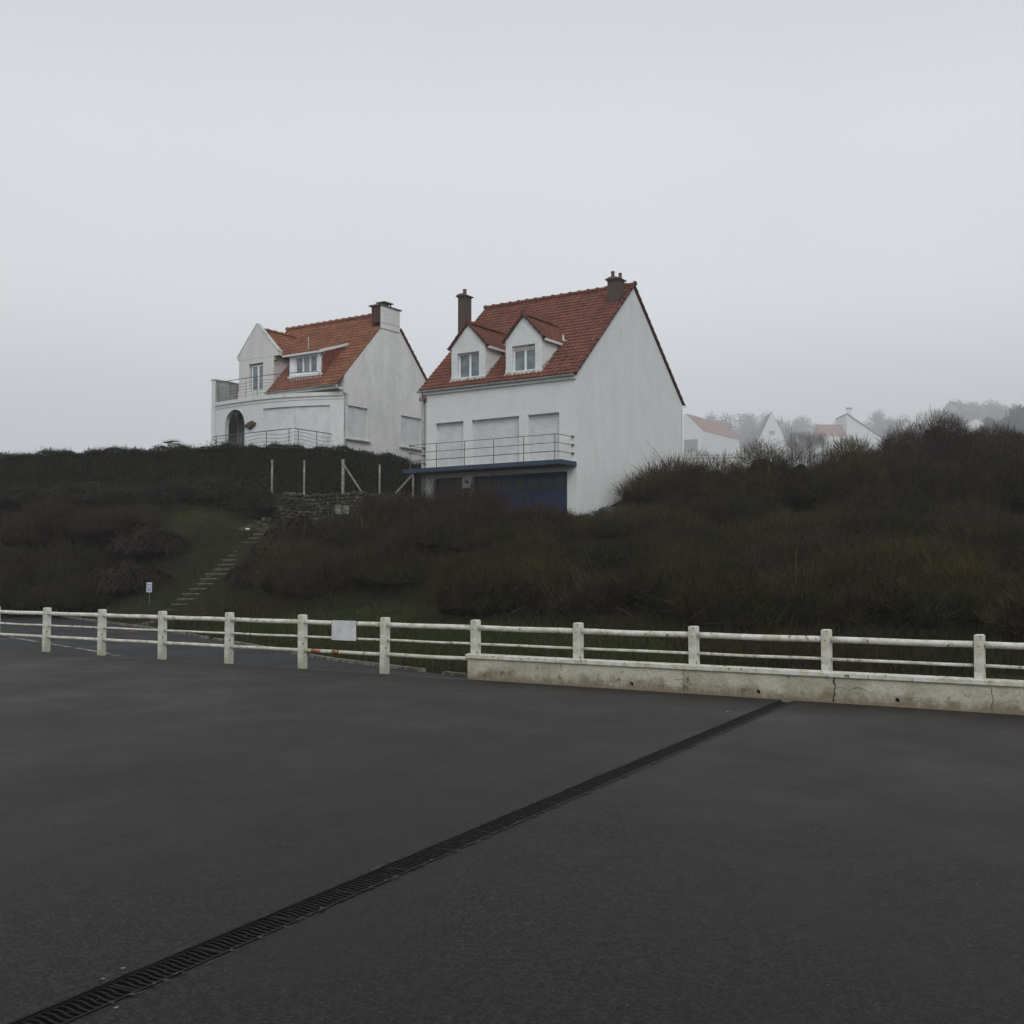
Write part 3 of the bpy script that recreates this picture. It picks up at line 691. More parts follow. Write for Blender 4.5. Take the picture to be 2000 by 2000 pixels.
# dormers
def dormer(xc, dirty):
    hw = .95; y0 = .26; zb = rz2(y0) - .12; ze = 7.98; zr = 9.02; hx = 1.07
    m = MB(); x0, x1 = xc - hw, xc + hw; wx0, wx1, wz0, wz1 = xc - .62, xc + .60, zb + .19, 7.72
    m.holes(x0, x1, zb - .25, ze - .02, y0, y0 + .34, [(wx0, wx1, wz0, wz1)])
    m.prism([(x0 - .08, ze - .03), (x1 + .08, ze - .03), (xc, zr)], y0 + .003, y0 + .34, 'y')
    yb = (ze - EZ) / SL - .12
    for a, b in ((x0, x0 + .15), (x1 - .15, x1)):
        m.prism([(y0 + .34, rz2(y0 + .34) - .25), (yb + .25, ze - .02), (y0 + .34, ze - .02)], a, b, 'x')
    # sloping kerb trim at the foot of the cheek
    d = m.build('dormer', M['render_old'] if dirty else M['render'], H2)
    m = MB()
    for sx in (x0 - .03, x1 + .003):
        m.prism([(y0 + .0, rz2(y0) + .0), (y0 + .0, rz2(y0) + .20), (yb - .05, ze - .05), (yb + .1, ze - .05)], sx, sx + .027, 'x')
    m.build('cheek_trim', M['trim_dirty'], d)
    m = MB(); m.box(x0 - .03, x1 + .03, y0 - .10, y0 - .002, zb + .0, zb + .125); m.box(x0 + .1, x1 - .1, y0 - .06, y0 - .003, zb + .125, zb + .18); m.build('sill', M['trim_dirty'], d)
    # tiled roof of the dormer
    m = MB(); th = math.atan2(zr - ze, hx); Ls = math.hypot(zr + .10 - ze, hx + .02); ylen = 3.3
    for s_ in (1, -1):
        ub = Vector((-s_ * math.cos(th), 0, math.sin(th))); un = Vector((s_ * math.sin(th), 0, math.cos(th)))
        o = Vector((xc + s_ * (hx + .05), y0 - .06, ze - .03))
        def clip(a, b, o=o, ub=ub, s_=s_):
            ya = a if s_ > 0 else ylen - a
            P = o + ub * b; return rz2(P.y + ya) < P.z + .42
        if s_ > 0: tiles(m, o, (0, 1, 0), ub, un, ylen, Ls + .02, clip=clip)
        else: tiles(m, o + Vector((0, ylen, 0)), (0, -1, 0), ub, un, ylen, Ls + .02, clip=clip)
    yv = (zr - EZ) / SL - .12
    for s_ in (1, -1):
        m.add([(xc + s_ * hx, y0 - .03, ze - .04), (xc, y0 - .03, zr + .03), (xc, yv, zr + .03), (xc + s_ * hx, yb, ze - .04)], [(0, 1, 2, 3)])
    dr = m.build('dormer_roof', M['tile'], d)
    m = MB(); ridge(m, (xc, y0 - .08, zr + .12), (xc, yv - .0, zr + .12), r=.10)
    m.build('dormer_ridge', M['tile'], d)
    m = MB()
    for s_ in (1, -1):
        n = 5
        for i in range(n):
            a, b = i / n, (i + 1) / n
            m.tube([(xc + s_ * (hx + .03) * a, y0 - .06, zr + .10 - (zr + .14 - ze) * a), (xc + s_ * (hx + .03) * b, y0 - .06, zr + .10 - (zr + .14 - ze) * b)], [.055, .08], 7)
    m.box(xc - .10, xc + .10, y0 - .12, y0 + .0, zr - .02, zr + .2)
    m.build('dormer_verge', M['verge'], d)
    m = MB(); 
    for s_ in (1, -1):
        m = MB(); m.box(xc + s_ * hx - .03, xc + s_ * hx + .05, y0 + .06, yb + .05, ze - .16, ze - .04); m.build('dormer_gutter', M['trim'], d)
    window(d, wx0, wx1, y0 + .17, wz0, wz1 - (.16 if not dirty else .0), 2)
    m = MB(); m.box(wx0, wx1, y0 + .12, y0 + .3, wz1 - .16, wz1) if not dirty else m.box(wx0, wx1, y0 + .28, y0 + .32, wz0, wz0 + .02)
    m.build('shutter_box', M['trim_dirty'], d)
    return d
dA = dormer(-5.86, True); dB = dormer(-2.84, False)
dA.data.materials[0] = M['render']
m = MB(); # lead flashing where the right dormer meets the roof
yv = (8.0 - EZ) / SL - .12
for i in range(6):
    t0, t1 = i / 6, (i + 1) / 6
    P0 = (-1.70 - .28 * t0 * 0, 0, 0)
m.tube([(-1.78, yv + .02, rz2(yv + .02) + .06), (-2.05, yv + .42, rz2(yv + .42) + .06)], [.07, .03], 6)
m.tube([(-1.78, yv + .02, rz2(yv) + .06), (-1.58, yv - .0, rz2(yv) + .05)], [.05, .03], 6)
m.build('flashing', M['trim_dirty'], dB)
# shutters
for i, (a, b) in enumerate(((-7.52, -5.94), (-5.48, -2.91), (-2.45, -.86))):
    s = shutter(H2, a, b, .19, 2.335, 4.53)
m = MB()
for a, b in ((-7.52, -5.94), (-5.48, -2.91), (-2.45, -.86)): 
    m.box(a, b, .03, .17, 2.27, 2.335)
# balcony
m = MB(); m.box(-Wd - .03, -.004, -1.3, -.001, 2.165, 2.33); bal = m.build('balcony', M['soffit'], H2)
m = MB(); m.box(-Wd - .045, .001, -1.315, -1.3, 2.15, 2.34); m.box(-.004, .008, -1.3, -.001, 2.15, 2.34); m.box(-Wd - .045, -Wd - .03, -1.3, -.001, 2.15, 2.34); m.build('slab_edge', M['blue_edge'], bal)
rl = MB(); xs = [-7.98, -6.88, -5.70, -4.40, -2.98, -1.37]
yr = -1.24
def bp(px): return px
pxs = [801, 852, 907, 964, 1023, 1084]
xs = []
for px in pxs:     # post spacing along the front of the slab
    k_ = (px - 1000) / 2167.0
    # base point of the slab line in world space: O2 + u*x + v*yr
    bx, by = O2[0] + .5491 * yr, O2[1] + .8357 * yr
    xs.append((k_ * by - bx) / (UX - k_ * UY))
m = MB()
for x in xs: m.tube([(x, yr, 2.33), (x, yr, 3.42)], .018, 6)
m.build('railing_posts', M['metal'], bal)
m = MB(); xr = -.22; xl = xs[0] - .03
for z in (3.42, 3.06, 2.70):
    m.tube([(xl - .12, -.02, z), (xl - .12, yr + .04, z), (xl, yr, z), (xr - .12, yr, z), (xr, yr + .06, z), (xr + .05, -.02, z)], .016, 6)
m.build('railing_bars', M['metal'], bal)
m = MB()
for z in (3.42, 3.06, 2.70):
    m.tube([(xr + .05, -.10, z), (xr + .05, -.002, z)], [.045, .06], 8); m.tube([(xl - .12, -.10, z), (xl - .12, -.002, z)], [.045, .06], 8)
m.build('rail_fixings', M['metal'], bal)
# garage
m = MB(); m.box(-5.48, -.47, .22, .29, -.6, 1.965)
for i in range(16): m.box(-5.48 + i * .3131 + .012, -5.48 + (i + 1) * .3131 - .012, .205, .22, -.55, 1.12)
gd = m.build('garage_door', M['blue'], H2)
for i in range(7):
    a = -5.30 + i * .69
    m = MB(); m.box(a, a + .48, .205, .221, 1.22, 1.72); m.build('door_window', M['glass_dark'], gd)
m = MB()
for i in range(8):
    a = -5.48 + i * .69 - .0; m.box(a, a + .12, .20, .218, -.5, 1.9)
m.build('door_stiles', M['blue'], gd)
m = MB(); m.box(-7.65, -5.99, .22, .29, .0, 1.97); m.box(-7.65, -7.57, .17, .22, .0, 1.97); m.box(-6.82, -6.72, .17, .22, 0, 1.97); m.box(-6.07, -5.99, .17, .22, 0, 1.97); m.box(-7.57, -6.07, .18, .22, .0, .9)
bw = m.build('entrance_door', M['blue'], H2)
m = MB(); m.box(-7.57, -6.82, .20, .215, .9, 1.9); m.build('door_glass', M['glass_dark'], bw); m = MB(); m.box(-6.72, -6.07, .20, .215, .9, 1.9); m.build('door_glass', M['glass_dark'], bw)
mbx = empty('mailbox', None or tuple(Vector(O2) + Matrix.Rotation(ANG, 3, 'Z') @ Vector((-5.735, 0, 1.25))), ANG, label='small dark mailbox on the white pillar beside the garage door', cat='mailbox')
m = MB(); m.prism([(-.13, -.19), (.13, -.19), (.14, -.1), (.15, .15), (.09, .2), (-.09, .2), (-.15, .15), (-.14, -.1)], -.13, -.004, 'y'); m.build('box', M['darkrock'], mbx, bevel=.01)
m = MB(); m.box(-.09, .09, -.142, -.131, .06, .12); m.prism([(-.05, -.02), (.07, .02), (.06, .05), (-.06, .03)], -.138, -.131, 'y'); m.build('flap', M['cap'], mbx)
m = MB(); m.box(-5.80, -5.67, -.02, -.003, 1.66, 1.80); m.build('number_plate', M['darkrock'], H2)
# pipes
m = MB(); m.tube([(-Wd + .06, -.18, 6.0), (-Wd + .06, -.18, 5.88), (-Wd + .14, -.10, 5.55), (-Wd + .14, -.07, 5.4), (-Wd + .14, -.07, 2.36)], .045, 8); m.build('downpipe', M['zinc'], H2)
m = MB(); m.tube([(.06, Dp + .02, 6.05), (.07, Dp - .08, 5.85), (.07, Dp - .08, 2.0)], .05, 8); m.box(.0, .14, Dp - .02, Dp + .16, 5.98, 6.08); m.build('downpipe', M['pvc'], H2)
m = MB(); m.box(-Wd - .02, -Wd + .30, -.16, -.002, 5.62, 5.78); m.build('roof_bracket', M['pot'], H2)

# ------------------------------------------------------------------ house with the bow terrace (left)
O1 = (-8.841, 58.0, 7.4995)
H1 = empty('house', O1, ANG, label='older white house with orange tiled roof, arched porch and curved railed terrace above the hedge', cat='house')
E1, S1, R1y, R1 = 4.62, 1.045, 3.84, 8.62      # plane height at y=0, slope, ridge
def rz1(y): return R1 - S1 * abs(R1y - y)
D1 = 7.7
m = MB()
# gable wall with shuttered windows
m.holes(0, D1, -1.5, 3.6, -.28, 0, [(.12, 1.92, 1.27, 2.99), (4.74, 6.6, 1.25, 2.98)], ax='x')
m.prism([(0, 3.6), (D1, 3.6), (D1, rz1(D1) - .06), (R1y, R1 - .1), (0, rz1(0) - .06)], -.28, 0, 'x')
m.holes(-8.0, -.28, -1.5, 4.35, .0, .28, [])
m.prism([(.28, -1.5), (D1, -1.5), (D1, rz1(D1) - .1), (R1y, R1 - .1), (.28, rz1(.28) - .1)], -8.0, -7.75, 'x')
m.box(-7.75, -.28, D1 - .28, D1, -1.5, 4.4)
# swept shoulder from the gable up to the chimney
m.build('wall', M['render_old'], H1)
for a, b, z0, z1 in ((.12, 1.92, 1.27, 2.99), (4.74, 6.6, 1.25, 2.98)):
    shutter(H1, a, b, -.12, z0, z1, ax='x')
    m = MB(); m.prism([(.0, z0 - .10), (.16, z0 - .12), (.16, z0 - .05), (0, z0 + .0)], a - .12, b + .14, 'y')
    m.v = [(x, y, z) for (x, y, z) in m.v]; m.build('sill', M['trim_dirty'], H1)
# roof
m = MB(); nf = Vector((0, -S1, 1)).normalized(); nb_ = Vector((0, S1, 1)).normalized()
ye = -.56; ze = rz1(ye); sl = math.hypot(R1y - ye, R1 - ze)
tiles(m, (-8.0, ye, ze), (1, 0, 0), (0, 1, S1), nf, 8.03, sl, clip=lambda a, b: not (a > 7.35 and b > 4.9) and not (a < 2.72 and b < 1.3))
tiles(m, (.03, 2 * R1y - ye, ze), (-1, 0, 0), (0, -1, S1), nb_, 8.03, sl, clip=lambda a, b: not (a < .65 and b > 4.9))
m.add([(-5.2, ye, ze - .03), (.02, ye, ze - .03), (.02, R1y, R1 - .03), (-8.0, R1y, R1 - .03), (-8, 2 * R1y - ye, ze - .03), (.02, 2 * R1y - ye, ze - .03), (-5.2, .3, rz1(.3) - .03), (-8.0, .3, rz1(.3) - .03)], [(0, 1, 2, 6), (6, 2, 3, 7), (3, 2, 5, 4)])
roof1 = m.build('roof', M['tile_orange'], H1)
m = MB(); ridge(m, (-8.0, R1y, R1 + .05), (-.6, R1y, R1 + .05)); m.build('ridge_tiles', M['tile_orange'], roof1)
m = MB(); n = 13
for i in range(n):
    t0, t1 = i / n, (i + 1) / n; ya, yb2 = 4.6 + (2 * R1y - ye - 4.6) * t0, 4.6 + (2 * R1y - ye - 4.6) * t1
    m.tube([(.04, ya, rz1(ya) + .02), (.04, yb2, rz1(yb2) + .02)], [.055, .085], 7)
m.build('verge_tiles', M['verge'], roof1)
gutter(H1, -5.25, .03, ye - .06, ze - .05, .06)
m = MB(); m.box(-5.2, -.01, ye + .02, ye + .06, ze - .22, ze - .08); m.box(-5.2, -.01, ye + .06, -.003, ze - .24, ze - .16); m.build('eave_board', M['trim'], H1)
m = MB(); m.tube([(-.04, ye - .05, ze - .12), (.05, ye - .03, ze - .2), (.06, -.1, ze - .42), (.07, .03, ze - .5)], .035, 8); m.tube([(.06, .03, 3.4), (.06, .03, -.5)], .035, 8); m.build('downpipe', M['zinc'], H1)
# chimney at the gable apex
m = MB(); m.box(-.62, .02, 2.88, 4.54, 7.9, 8.84, 0)
m.prism([(.02, 2.884), (.045, 2.884), (.045, 4.536), (.02, 4.536)], 7.6, 8.839, 'z', 1)
ch = m.build('chimney', [M['brick_red'], M['render_old']], H1)
m = MB(); m.box(-.74, .10, 2.76, 4.66, 8.84, 8.91); m.build('chimney_cap', M['cap'], ch)
m = MB()
for x in (-.5, -.12):
    for y in (3.3, 3.85): m.box(x, x + .06, y, y + .06, 8.91, 9.10)
m.box(-.60, .04, 3.2, 4.0, 9.10, 9.15); m.build('chimney_cowl', M['cap'], ch)
m = MB()
pts = [(2.9, 7.9), (3.2, 7.93), (3.45, 7.87), (3.7, 7.95), (4.0, 7.97), (4.25, 7.92), (4.5, 7.93)]
for i in range(6):
    (a, za), (b, zb) = pts[i], pts[i + 1]; m.add([(.049, a, za - .012), (.049, b, zb - .012), (.049, b, zb + .012), (.049, a, za + .012)], [(0, 1, 2, 3)])
m.build('crack', M['cap'], ch)
# bow front
def by(x): return -1.35 + (.054 if x > -5 else .02) * (x + 5) ** 2
m = MB(); xs_ = [round(-8.6 + .1 * i, 3) for i in range(87)]
ac, aw, asp, atop = -6.86, .84, 2.25, 3.10
def archz(x):
    t = (x - ac) / aw
    return None if abs(t) >= .999 else asp + (atop - asp) * math.sqrt(1 - t * t)
for i in range(len(xs_) - 1):
    a, b = xs_[i], xs_[i + 1]; ya, yb2 = by(a), by(b); c_ = (a + b) / 2; TH = .28
    def blk(za0, zb0, z1, off=0, th=TH):
        A = (a, ya + off); B = (b, yb2 + off); C = (b, yb2 + off + th); D = (a, ya + off + th)
        m.add([(A[0], A[1], za0), (B[0], B[1], zb0), (C[0], C[1], zb0), (D[0], D[1], za0), (A[0], A[1], z1), (B[0], B[1], z1), (C[0], C[1], z1), (D[0], D[1], z1)],
              [(0, 3, 2, 1), (4, 5, 6, 7), (0, 1, 5, 4), (1, 2, 6, 5), (2, 3, 7, 6), (3, 0, 4, 7)])
    if abs(c_ - ac) < aw:
        za = archz(a) or asp; zb = archz(b) or asp; blk(za, zb, 3.45)
    elif -4.62 < c_ < -.72: blk(2.96, 2.96, 3.45); blk(-1.5, -1.5, .0)
    else: blk(-1.5, -1.5, 3.45)
m.build('bow_wall', M['render'], H1)
m = MB()
for i in range(len(xs_) - 1):
    a, b = xs_[i], xs_[i + 1]; ya, yb2 = by(a), by(b)
    if -4.62 < (a + b) / 2 < -.72:
        m.prism([(a, ya + .10), (b, yb2 + .10), (b, yb2 + .14), (a, ya + .14)], 0, 2.96, 'z')
m.prism([(-2.62, by(-2.6) + .06), (-2.56, by(-2.6) + .06), (-2.56, by(-2.6) + .11), (-2.62, by(-2.6) + .11)], 0, 2.96, 'z')
m.build('wide_shutter', M['shutter'], H1)
m = MB()
for i in range(len(xs_) - 1):
    a, b = xs_[i], xs_[i + 1]; ya, yb2 = by(a), by(b)
    m.prism([(a, ya - .10), (b, yb2 - .10), (b, yb2 + .3), (a, ya + .3)], 3.45, 3.64, 'z')
    m.prism([(a, ya - .03), (b, yb2 - .03), (b, yb2 + .0), (a, ya + .0)], 3.28, 3.449, 'z')
m.build('cornice', M['trim'], H1)
m = MB(); m.prism([(x, by(x) + .02) for x in xs_] + [(0, -.002), (-8.6, -.002)], 3.641, 3.665, 'z'); m.build('terrace_floor', M['trim_dirty'], H1)
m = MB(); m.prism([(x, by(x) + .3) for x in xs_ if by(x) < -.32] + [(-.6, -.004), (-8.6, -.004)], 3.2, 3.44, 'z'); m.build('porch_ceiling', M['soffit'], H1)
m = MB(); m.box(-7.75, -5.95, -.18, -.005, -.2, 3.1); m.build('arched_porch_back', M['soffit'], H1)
m = MB(); m.box(-7.35, -6.25, -.24, -.181, -.2, 2.25); m.build('porch_door', mat('teal_grey_door', (.10, .15, .17), .5, var=(.07, .10, .12), scale=3), H1)
# left parapet wing; the shade on its inner side is painted in as grey
m = MB(); m.box(-8.9, -8.61, -1.10, 3.2, -1.5, 4.93); m.box(-8.95, -8.56, -1.15, 3.2, 4.931, 4.985); m.build('parapet_wall', mat('shaded_parapet', (.36, .37, .36), .9, var=(.27, .28, .27), scale=2, grain=(9, .12)), H1)
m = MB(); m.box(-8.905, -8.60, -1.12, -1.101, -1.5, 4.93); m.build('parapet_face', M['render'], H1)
# wall dormer with parapet gable
m = MB(); gx0, gx1 = -7.93, -5.2
m.holes(gx0, gx1, 3.66, 6.12, -.005, .25, [(-7.13, -6.02, 3.7, 5.85)])
m.prism([(gx0 - .13, 6.13), (gx0 - .13, 6.30), (-6.58, 8.06), (-6.50, 8.06), (gx1 + .38, 6.30), (gx1 + .38, 6.13)], -.01, .25, 'y')
m.prism([(.25, rz1(.25) - .3), (1.55, 6.1), (.25, 6.1)], gx1 - .2, gx1, 'x'); m.prism([(.25, 3.7), (1.6, 6.1), (.25, 6.1)], gx0, gx0 + .2, 'x')
dm = m.build('gable_dormer', M['render_old'], H1)
window(dm, -7.03, -6.02, .13, 3.72, 5.78, 2, .07, ('terrace_door_frame', 'terrace_door_pane'))
m = MB(); th = math.atan2(7.85 - 6.15, 1.62); Ls = math.hypot(1.7, 1.62)
for s_ in (1, -1):
    ub = Vector((-s_ * math.cos(th), 0, math.sin(th))); un = Vector((s_ * math.sin(th), 0, math.cos(th)))
    o = Vector((-6.54 + s_ * 1.62, .25, 6.12)); yl = 3.0
    def clip(a, b, o=o, ub=ub, s_=s_):
        ya = a if s_ > 0 else yl - a; P = o + ub * b; return rz1(P.y + ya) < P.z + .4
    if s_ > 0: tiles(m, o, (0, 1, 0), ub, un, yl, Ls, clip=clip)
    else: tiles(m, o + Vector((0, yl, 0)), (0, -1, 0), ub, un, yl, Ls, clip=clip)
    m.add([(o.x, .26, 6.1), (-6.54, .26, 7.8), (-6.54, 3.1, 7.8), (o.x, 1.5, 6.1)], [(0, 1, 2, 3)])
m.build('gable_dormer_roof', M['tile_orange'], dm)
m = MB(); ridge(m, (-6.54, .3, 7.88), (-6.54, 3.0, 7.88), r=.1); m.build('gable_dormer_ridge', M['tile_orange'], dm)
m = MB(); n = 8
for s_, xe in ((1, gx1 + .40), (-1, gx0 - .15)):
    m.prism([(-6.54, 8.075), (xe, 6.31), (xe, 6.36), (-6.54, 8.125)], -.03, .27, 'y')
m.build('gable_coping', M['trim_dirty'], dm)
m = MB(); m.box(gx1 - .02, gx1 + .22, .02, .10, 5.82, 5.9); m.build('beam_end', M['brick'], dm)
# shed dormer with three panes
m = MB(); sx0, sx1, sy = -4.05, -1.62, .03
m.holes(sx0, sx1, rz1(sy) - .05, 6.0, sy, sy + .2, [(-3.62, -2.0, 4.92, 5.86)])
sdm = m.build('shed_dormer', M['pvc'], H1)
window(sdm, -3.62, -2.0, sy + .08, 4.92, 5.86, 3, .06)
m = MB(); m.box(sx0 - .05, sx1 + .04, sy - .06, sy - .002, 4.72, 4.84); m.build('sill', M['trim'], sdm)
m = MB(); zf = 6.0; yb_ = 2.12; zb_ = rz1(yb_) - .04; sl_ = (zb_ - zf) / (yb_ - sy)
tiles(m, (sx0 - .25, sy - .22, zf + .02), (1, 0, 0), (0, 1, sl_), (0, -sl_, 1), sx1 - sx0 + .33, math.hypot(yb_ + .22, zb_ - zf) + .1)
m.build('shed_dormer_roof', M['tile_orange'], sdm)
m = MB(); m.box(sx0 - .27, sx1 + .1, sy - .26, sy - .2, zf - .10, zf + .0)
m.prism([(sy - .26, zf - .12), (yb_ + .05, zb_ - .10), (yb_ + .05, zb_ + .06), (sy - .26, zf + .05)], sx1 + .05, sx1 + .09, 'x')
m.prism([(sy - .2, zf - .05), (yb_, zb_ - .05), (yb_, zb_ - .02), (sy - .2, zf - .02)], sx0 - .24, sx1 + .05, 'x')
m.build('shed_dormer_fascia', M['trim'], sdm)
m = MB()   # tile hung cheek
m.prism([(sy + .0, rz1(sy) - .1), (yb_, zb_ - .05), (sy + .0, zf - .03)], sx1 - .05, sx1 + .0, 'x')
m.prism([(sy + .0, rz1(sy) - .1), (yb_, zb_ - .05), (sy + .0, zf - .03)], sx0, sx0 + .05, 'x')
for r_ in range(8):
    zz = 4.75 + r_ * .22
    for c_ in range(10):
        yy = sy + .06 + c_ * .21
        if zz + .1 < rz1(yy + .1) - .05 or zz + .22 > zf + sl_ * (yy - sy) - .02: continue
        m.add([(sx1 + .035, yy, zz), (sx1 + .035, yy + .2, zz), (sx1 + .006, yy + .2, zz + .24), (sx1 + .006, yy, zz + .24)], [(0, 1, 2, 3)])
m.build('tile_hung_cheek', M['tile_dark'], sdm)
m = MB(); m.tube([(-1.75, sy - .24, 5.95), (-1.75, sy - .10, 5.75), (-1.70, sy - .06, 5.6), (-1.68, sy - .06, 4.85)], .035, 8); m.build('dormer_downpipe', M['pvc'], sdm)
m = MB(); m.tube([(-3.55, 1.0, 6.3), (-3.55, 1.0, 7.15)], .03, 7); m.build('vent_pipe', M['zinc'], H1)
# upper terrace railing
def wavy(P, z, amp, n, r=.009):
    return None
m = MB(); X = [-8.5 + .17 * i for i in range(43)]; X = [x for x in X if x <= -1.2]
m.tube([(x, by(x) + .08, 4.78) for x in X], .02, 6)
for x in (-8.42, -7.35, -6.02, -5.12, -3.75, -1.3): m.tube([(x, by(x) + .08, 3.66), (x, by(x) + .08, 4.78)], .017, 6)
for k in range(5):
    z = 3.84 + k * .17
    m.tube([(x, by(x) + .08, z + .022 * math.sin(x * 2.3)) for x in X], .009, 5)
m.build('terrace_railing', M['metal_teal'], H1)
# garden railing in front of the house: a thing of its own
R3 = Matrix.Rotation(ANG, 3, 'Z')
gr = empty('garden_railing', O1, ANG, label='blue grey metal railing with wavy bars showing above the hedge', cat='railing')
yq = -3.05; zt = 1.43
xl_, xm_ = -6.45, -.72
def gar(m, P0, P1, ends):
    n = 40; P0 = Vector(P0); P1 = Vector(P1); L = (P1 - P0).length
    m.tube([P0, P1], .024, 6)
    for k in range(5):
        m.tube([P0 + (P1 - P0) * (i / n) + Vector((0, 0, -.20 - .19 * k + .055 * math.sin(i / n * L * 2.1 + .5))) for i in range(n + 1)], .011, 5)
m = MB(); gar(m, (xl_, yq, zt - .03), (xm_ - .03, yq, zt), 0); m.tube([(xl_, yq, zt - .03), (xl_ - .08, yq, zt - .08), (xl_ - .09, yq, zt - .18), (xl_ - .03, yq, zt - .25)], .022, 6); m.build('railing_bars', M['metal_teal'], gr)
m = MB(); gar(m, (-.6, yq, zt - .0), (-.6, .1, zt + .0), 0); m.build('railing_bars', M['metal_teal'], gr)
for (x, y) in ((xl_ + .15, yq), (-4.45, yq), (-2.55, yq), (-.95, yq), (-.6, yq + .3), (-.6, yq + 1.65), (-.6, yq + 2.85), (-.6, .06)):
    m = MB(); m.tube([(x, y, -1.0), (x, y, zt)], .02, 6); m.build('railing_post', M['metal_teal'], gr)
# brown ornament on the wall by the arch
ox = -5.5; oo = Vector(O1) + R3 @ Vector((ox, by(ox) - .06, 2.12))
m = MB()
prof = [(-.42, .04), (-.28, .07), (-.2, .14), (0, .2), (.2, .24), (.3, .16), (.44, .1), (.36, -.06), (.2, -.1), (.02, -.24), (-.12, -.2), (-.2, -.08), (-.34, -.1), (-.42, -.04)]
m.prism(prof, -.06, .05, 'y'); m.prism([(a * .75 + .03, b * .7) for a, b in prof], -.10, -.06, 'y')
tag(m.build('wall_ornament', M['brick'], loc=tuple(oo), rz=ANG, bevel=.02), 'rough brown ornament fixed to the white wall beside the arched porch', 'ornament')

# ------------------------------------------------------------------ steps
st = empty('garden_steps', (-12.05, 40, 0), 0, label='narrow flight of old concrete steps climbing the grassy bank', cat='steps')
NS = 17
for i in range(NS):
    t = i / (NS - 1); x = t * 1.75 + .04 * math.sin(i * 1.7); y = t * 6.0; z = .33 + t * 2.93
    m = MB(); w = .40 + .02 * math.sin(i * 2.1)
    w += .05; m.box(-w, w, 0, .10, -.045, 0, 0); m.box(-w + .02, w - .02, .02, .42, -.24, -.012, 1); m.box(-w, w, .10, .40, -.04, -.006, 1)
    m.build('step', [mat_ for mat_ in (M['stepc'], M['mortar'])], st, loc=(x, y, z), rz=rnd.uniform(-.03, .03), bevel=.008)

# ------------------------------------------------------------------ stone retaining wall
sw = empty('stone_wall', (-11.6, 51.2, 0), math.atan2(-.9, 7.0), label='rough rubble stone retaining wall below the hedge, top of the steps', cat='wall')
m = MB()
def walltop(s): return 5.42 + .05 * math.sin(s * 2.3) - (.0 if s > 1.25 else (1.25 - s) * .95) - .03 * s
for i in range(36):
    a, b = i * .2, (i + 1) * .2
    m.box(a, b, .06, .5, 2.9, walltop((a + b) / 2) - .10)
m.build('wall_core', M['mortar'], sw)
m = MB(); z = 2.9; row = 0
rs = random.Random(3)
while z < 5.5:
    h = rs.uniform(.07, .19); x = rs.uniform(-.2, 0)
    while x < 7.2:
        w = rs.uniform(.10, .38) ** 1.0
        h_ = h; hh_ = h * rs.uniform(.7, 1.25)
        if rs.random() < .12: w *= .6
        if z + h * .5 < walltop(x + w / 2):
            n = 8; pts = []
            cx, cz = x + w / 2, z + h / 2 + rs.uniform(-.035, .035) + .05 * math.sin(x * 1.9); d = rs.uniform(.0, .07)
            for layer, (sc_, yy) in enumerate(((1.0, .10), (.96, -.0 - d * .4), (.72, -.035 - d))):
                for k in range(n):
                    a = 2 * math.pi * k / n + .2; jx = 1 + rs.uniform(-.14, .14); c_, s_ = math.cos(a), math.sin(a)
                    q = 1 / max(abs(c_), abs(s_)) ** .7
                    pts.append((cx + c_ * q * w * .47 * sc_ * jx, yy, cz + s_ * q * hh_ * .46 * sc_ * jx))
            fs = [tuple(range(2 * n, 3 * n))]
            for l in range(2):
                for k in range(n): fs.append((l * n + k, l * n + (k + 1) % n, (l + 1) * n + (k + 1) % n, (l + 1) * n + k))
            m.add(pts, fs)
        x += w + .015
    z += h + .012
m.build('wall_stones', M['stone'], sw)
m = MB(); m.box(3.55, 3.85, -.10, -.02, 4.3, 4.72); m.box(3.9, 4.2, -.10, -.02, 4.3, 4.72); m.build('pale_blocks', M['stepc'], sw, bevel=.02)

rb = empty('rubble_bank', (-10.9, 48.6, 3.2), 0, label='loose mossy rubble spilling from the stone wall to the head of the steps', cat='rubble')
rr = random.Random(9)
for i in range(70):
    x = rr.uniform(-11.5, -8.6); y = 46.9 + (x + 11.5) * .2 + rr.uniform(0, 3.8); sz = rr.uniform(.06, .17); z = terr1(x, y) + sz * .25
    m = MB(); pts = []
    for j2 in range(4):
        for k in range(7):
            ph = math.pi * (j2 + .5) / 4; th_ = 2 * math.pi * k / 7; q = sz * (1 + rr.uniform(-.25, .25))
            pts.append((q * math.sin(ph) * math.cos(th_) * 1.4, q * math.sin(ph) * math.sin(th_), q * math.cos(ph) * .75))
    m.add(pts, [tuple(range(7)), tuple(range(21, 28))] + [(j2 * 7 + k, j2 * 7 + (k + 1) % 7, j2 * 7 + 7 + (k + 1) % 7, j2 * 7 + 7 + k) for j2 in range(3) for k in range(7)])
    m.build('stone', M['stone'], rb, loc=(x + 10.9, y - 48.6, z - 3.2), rz=rr.uniform(0, 3))

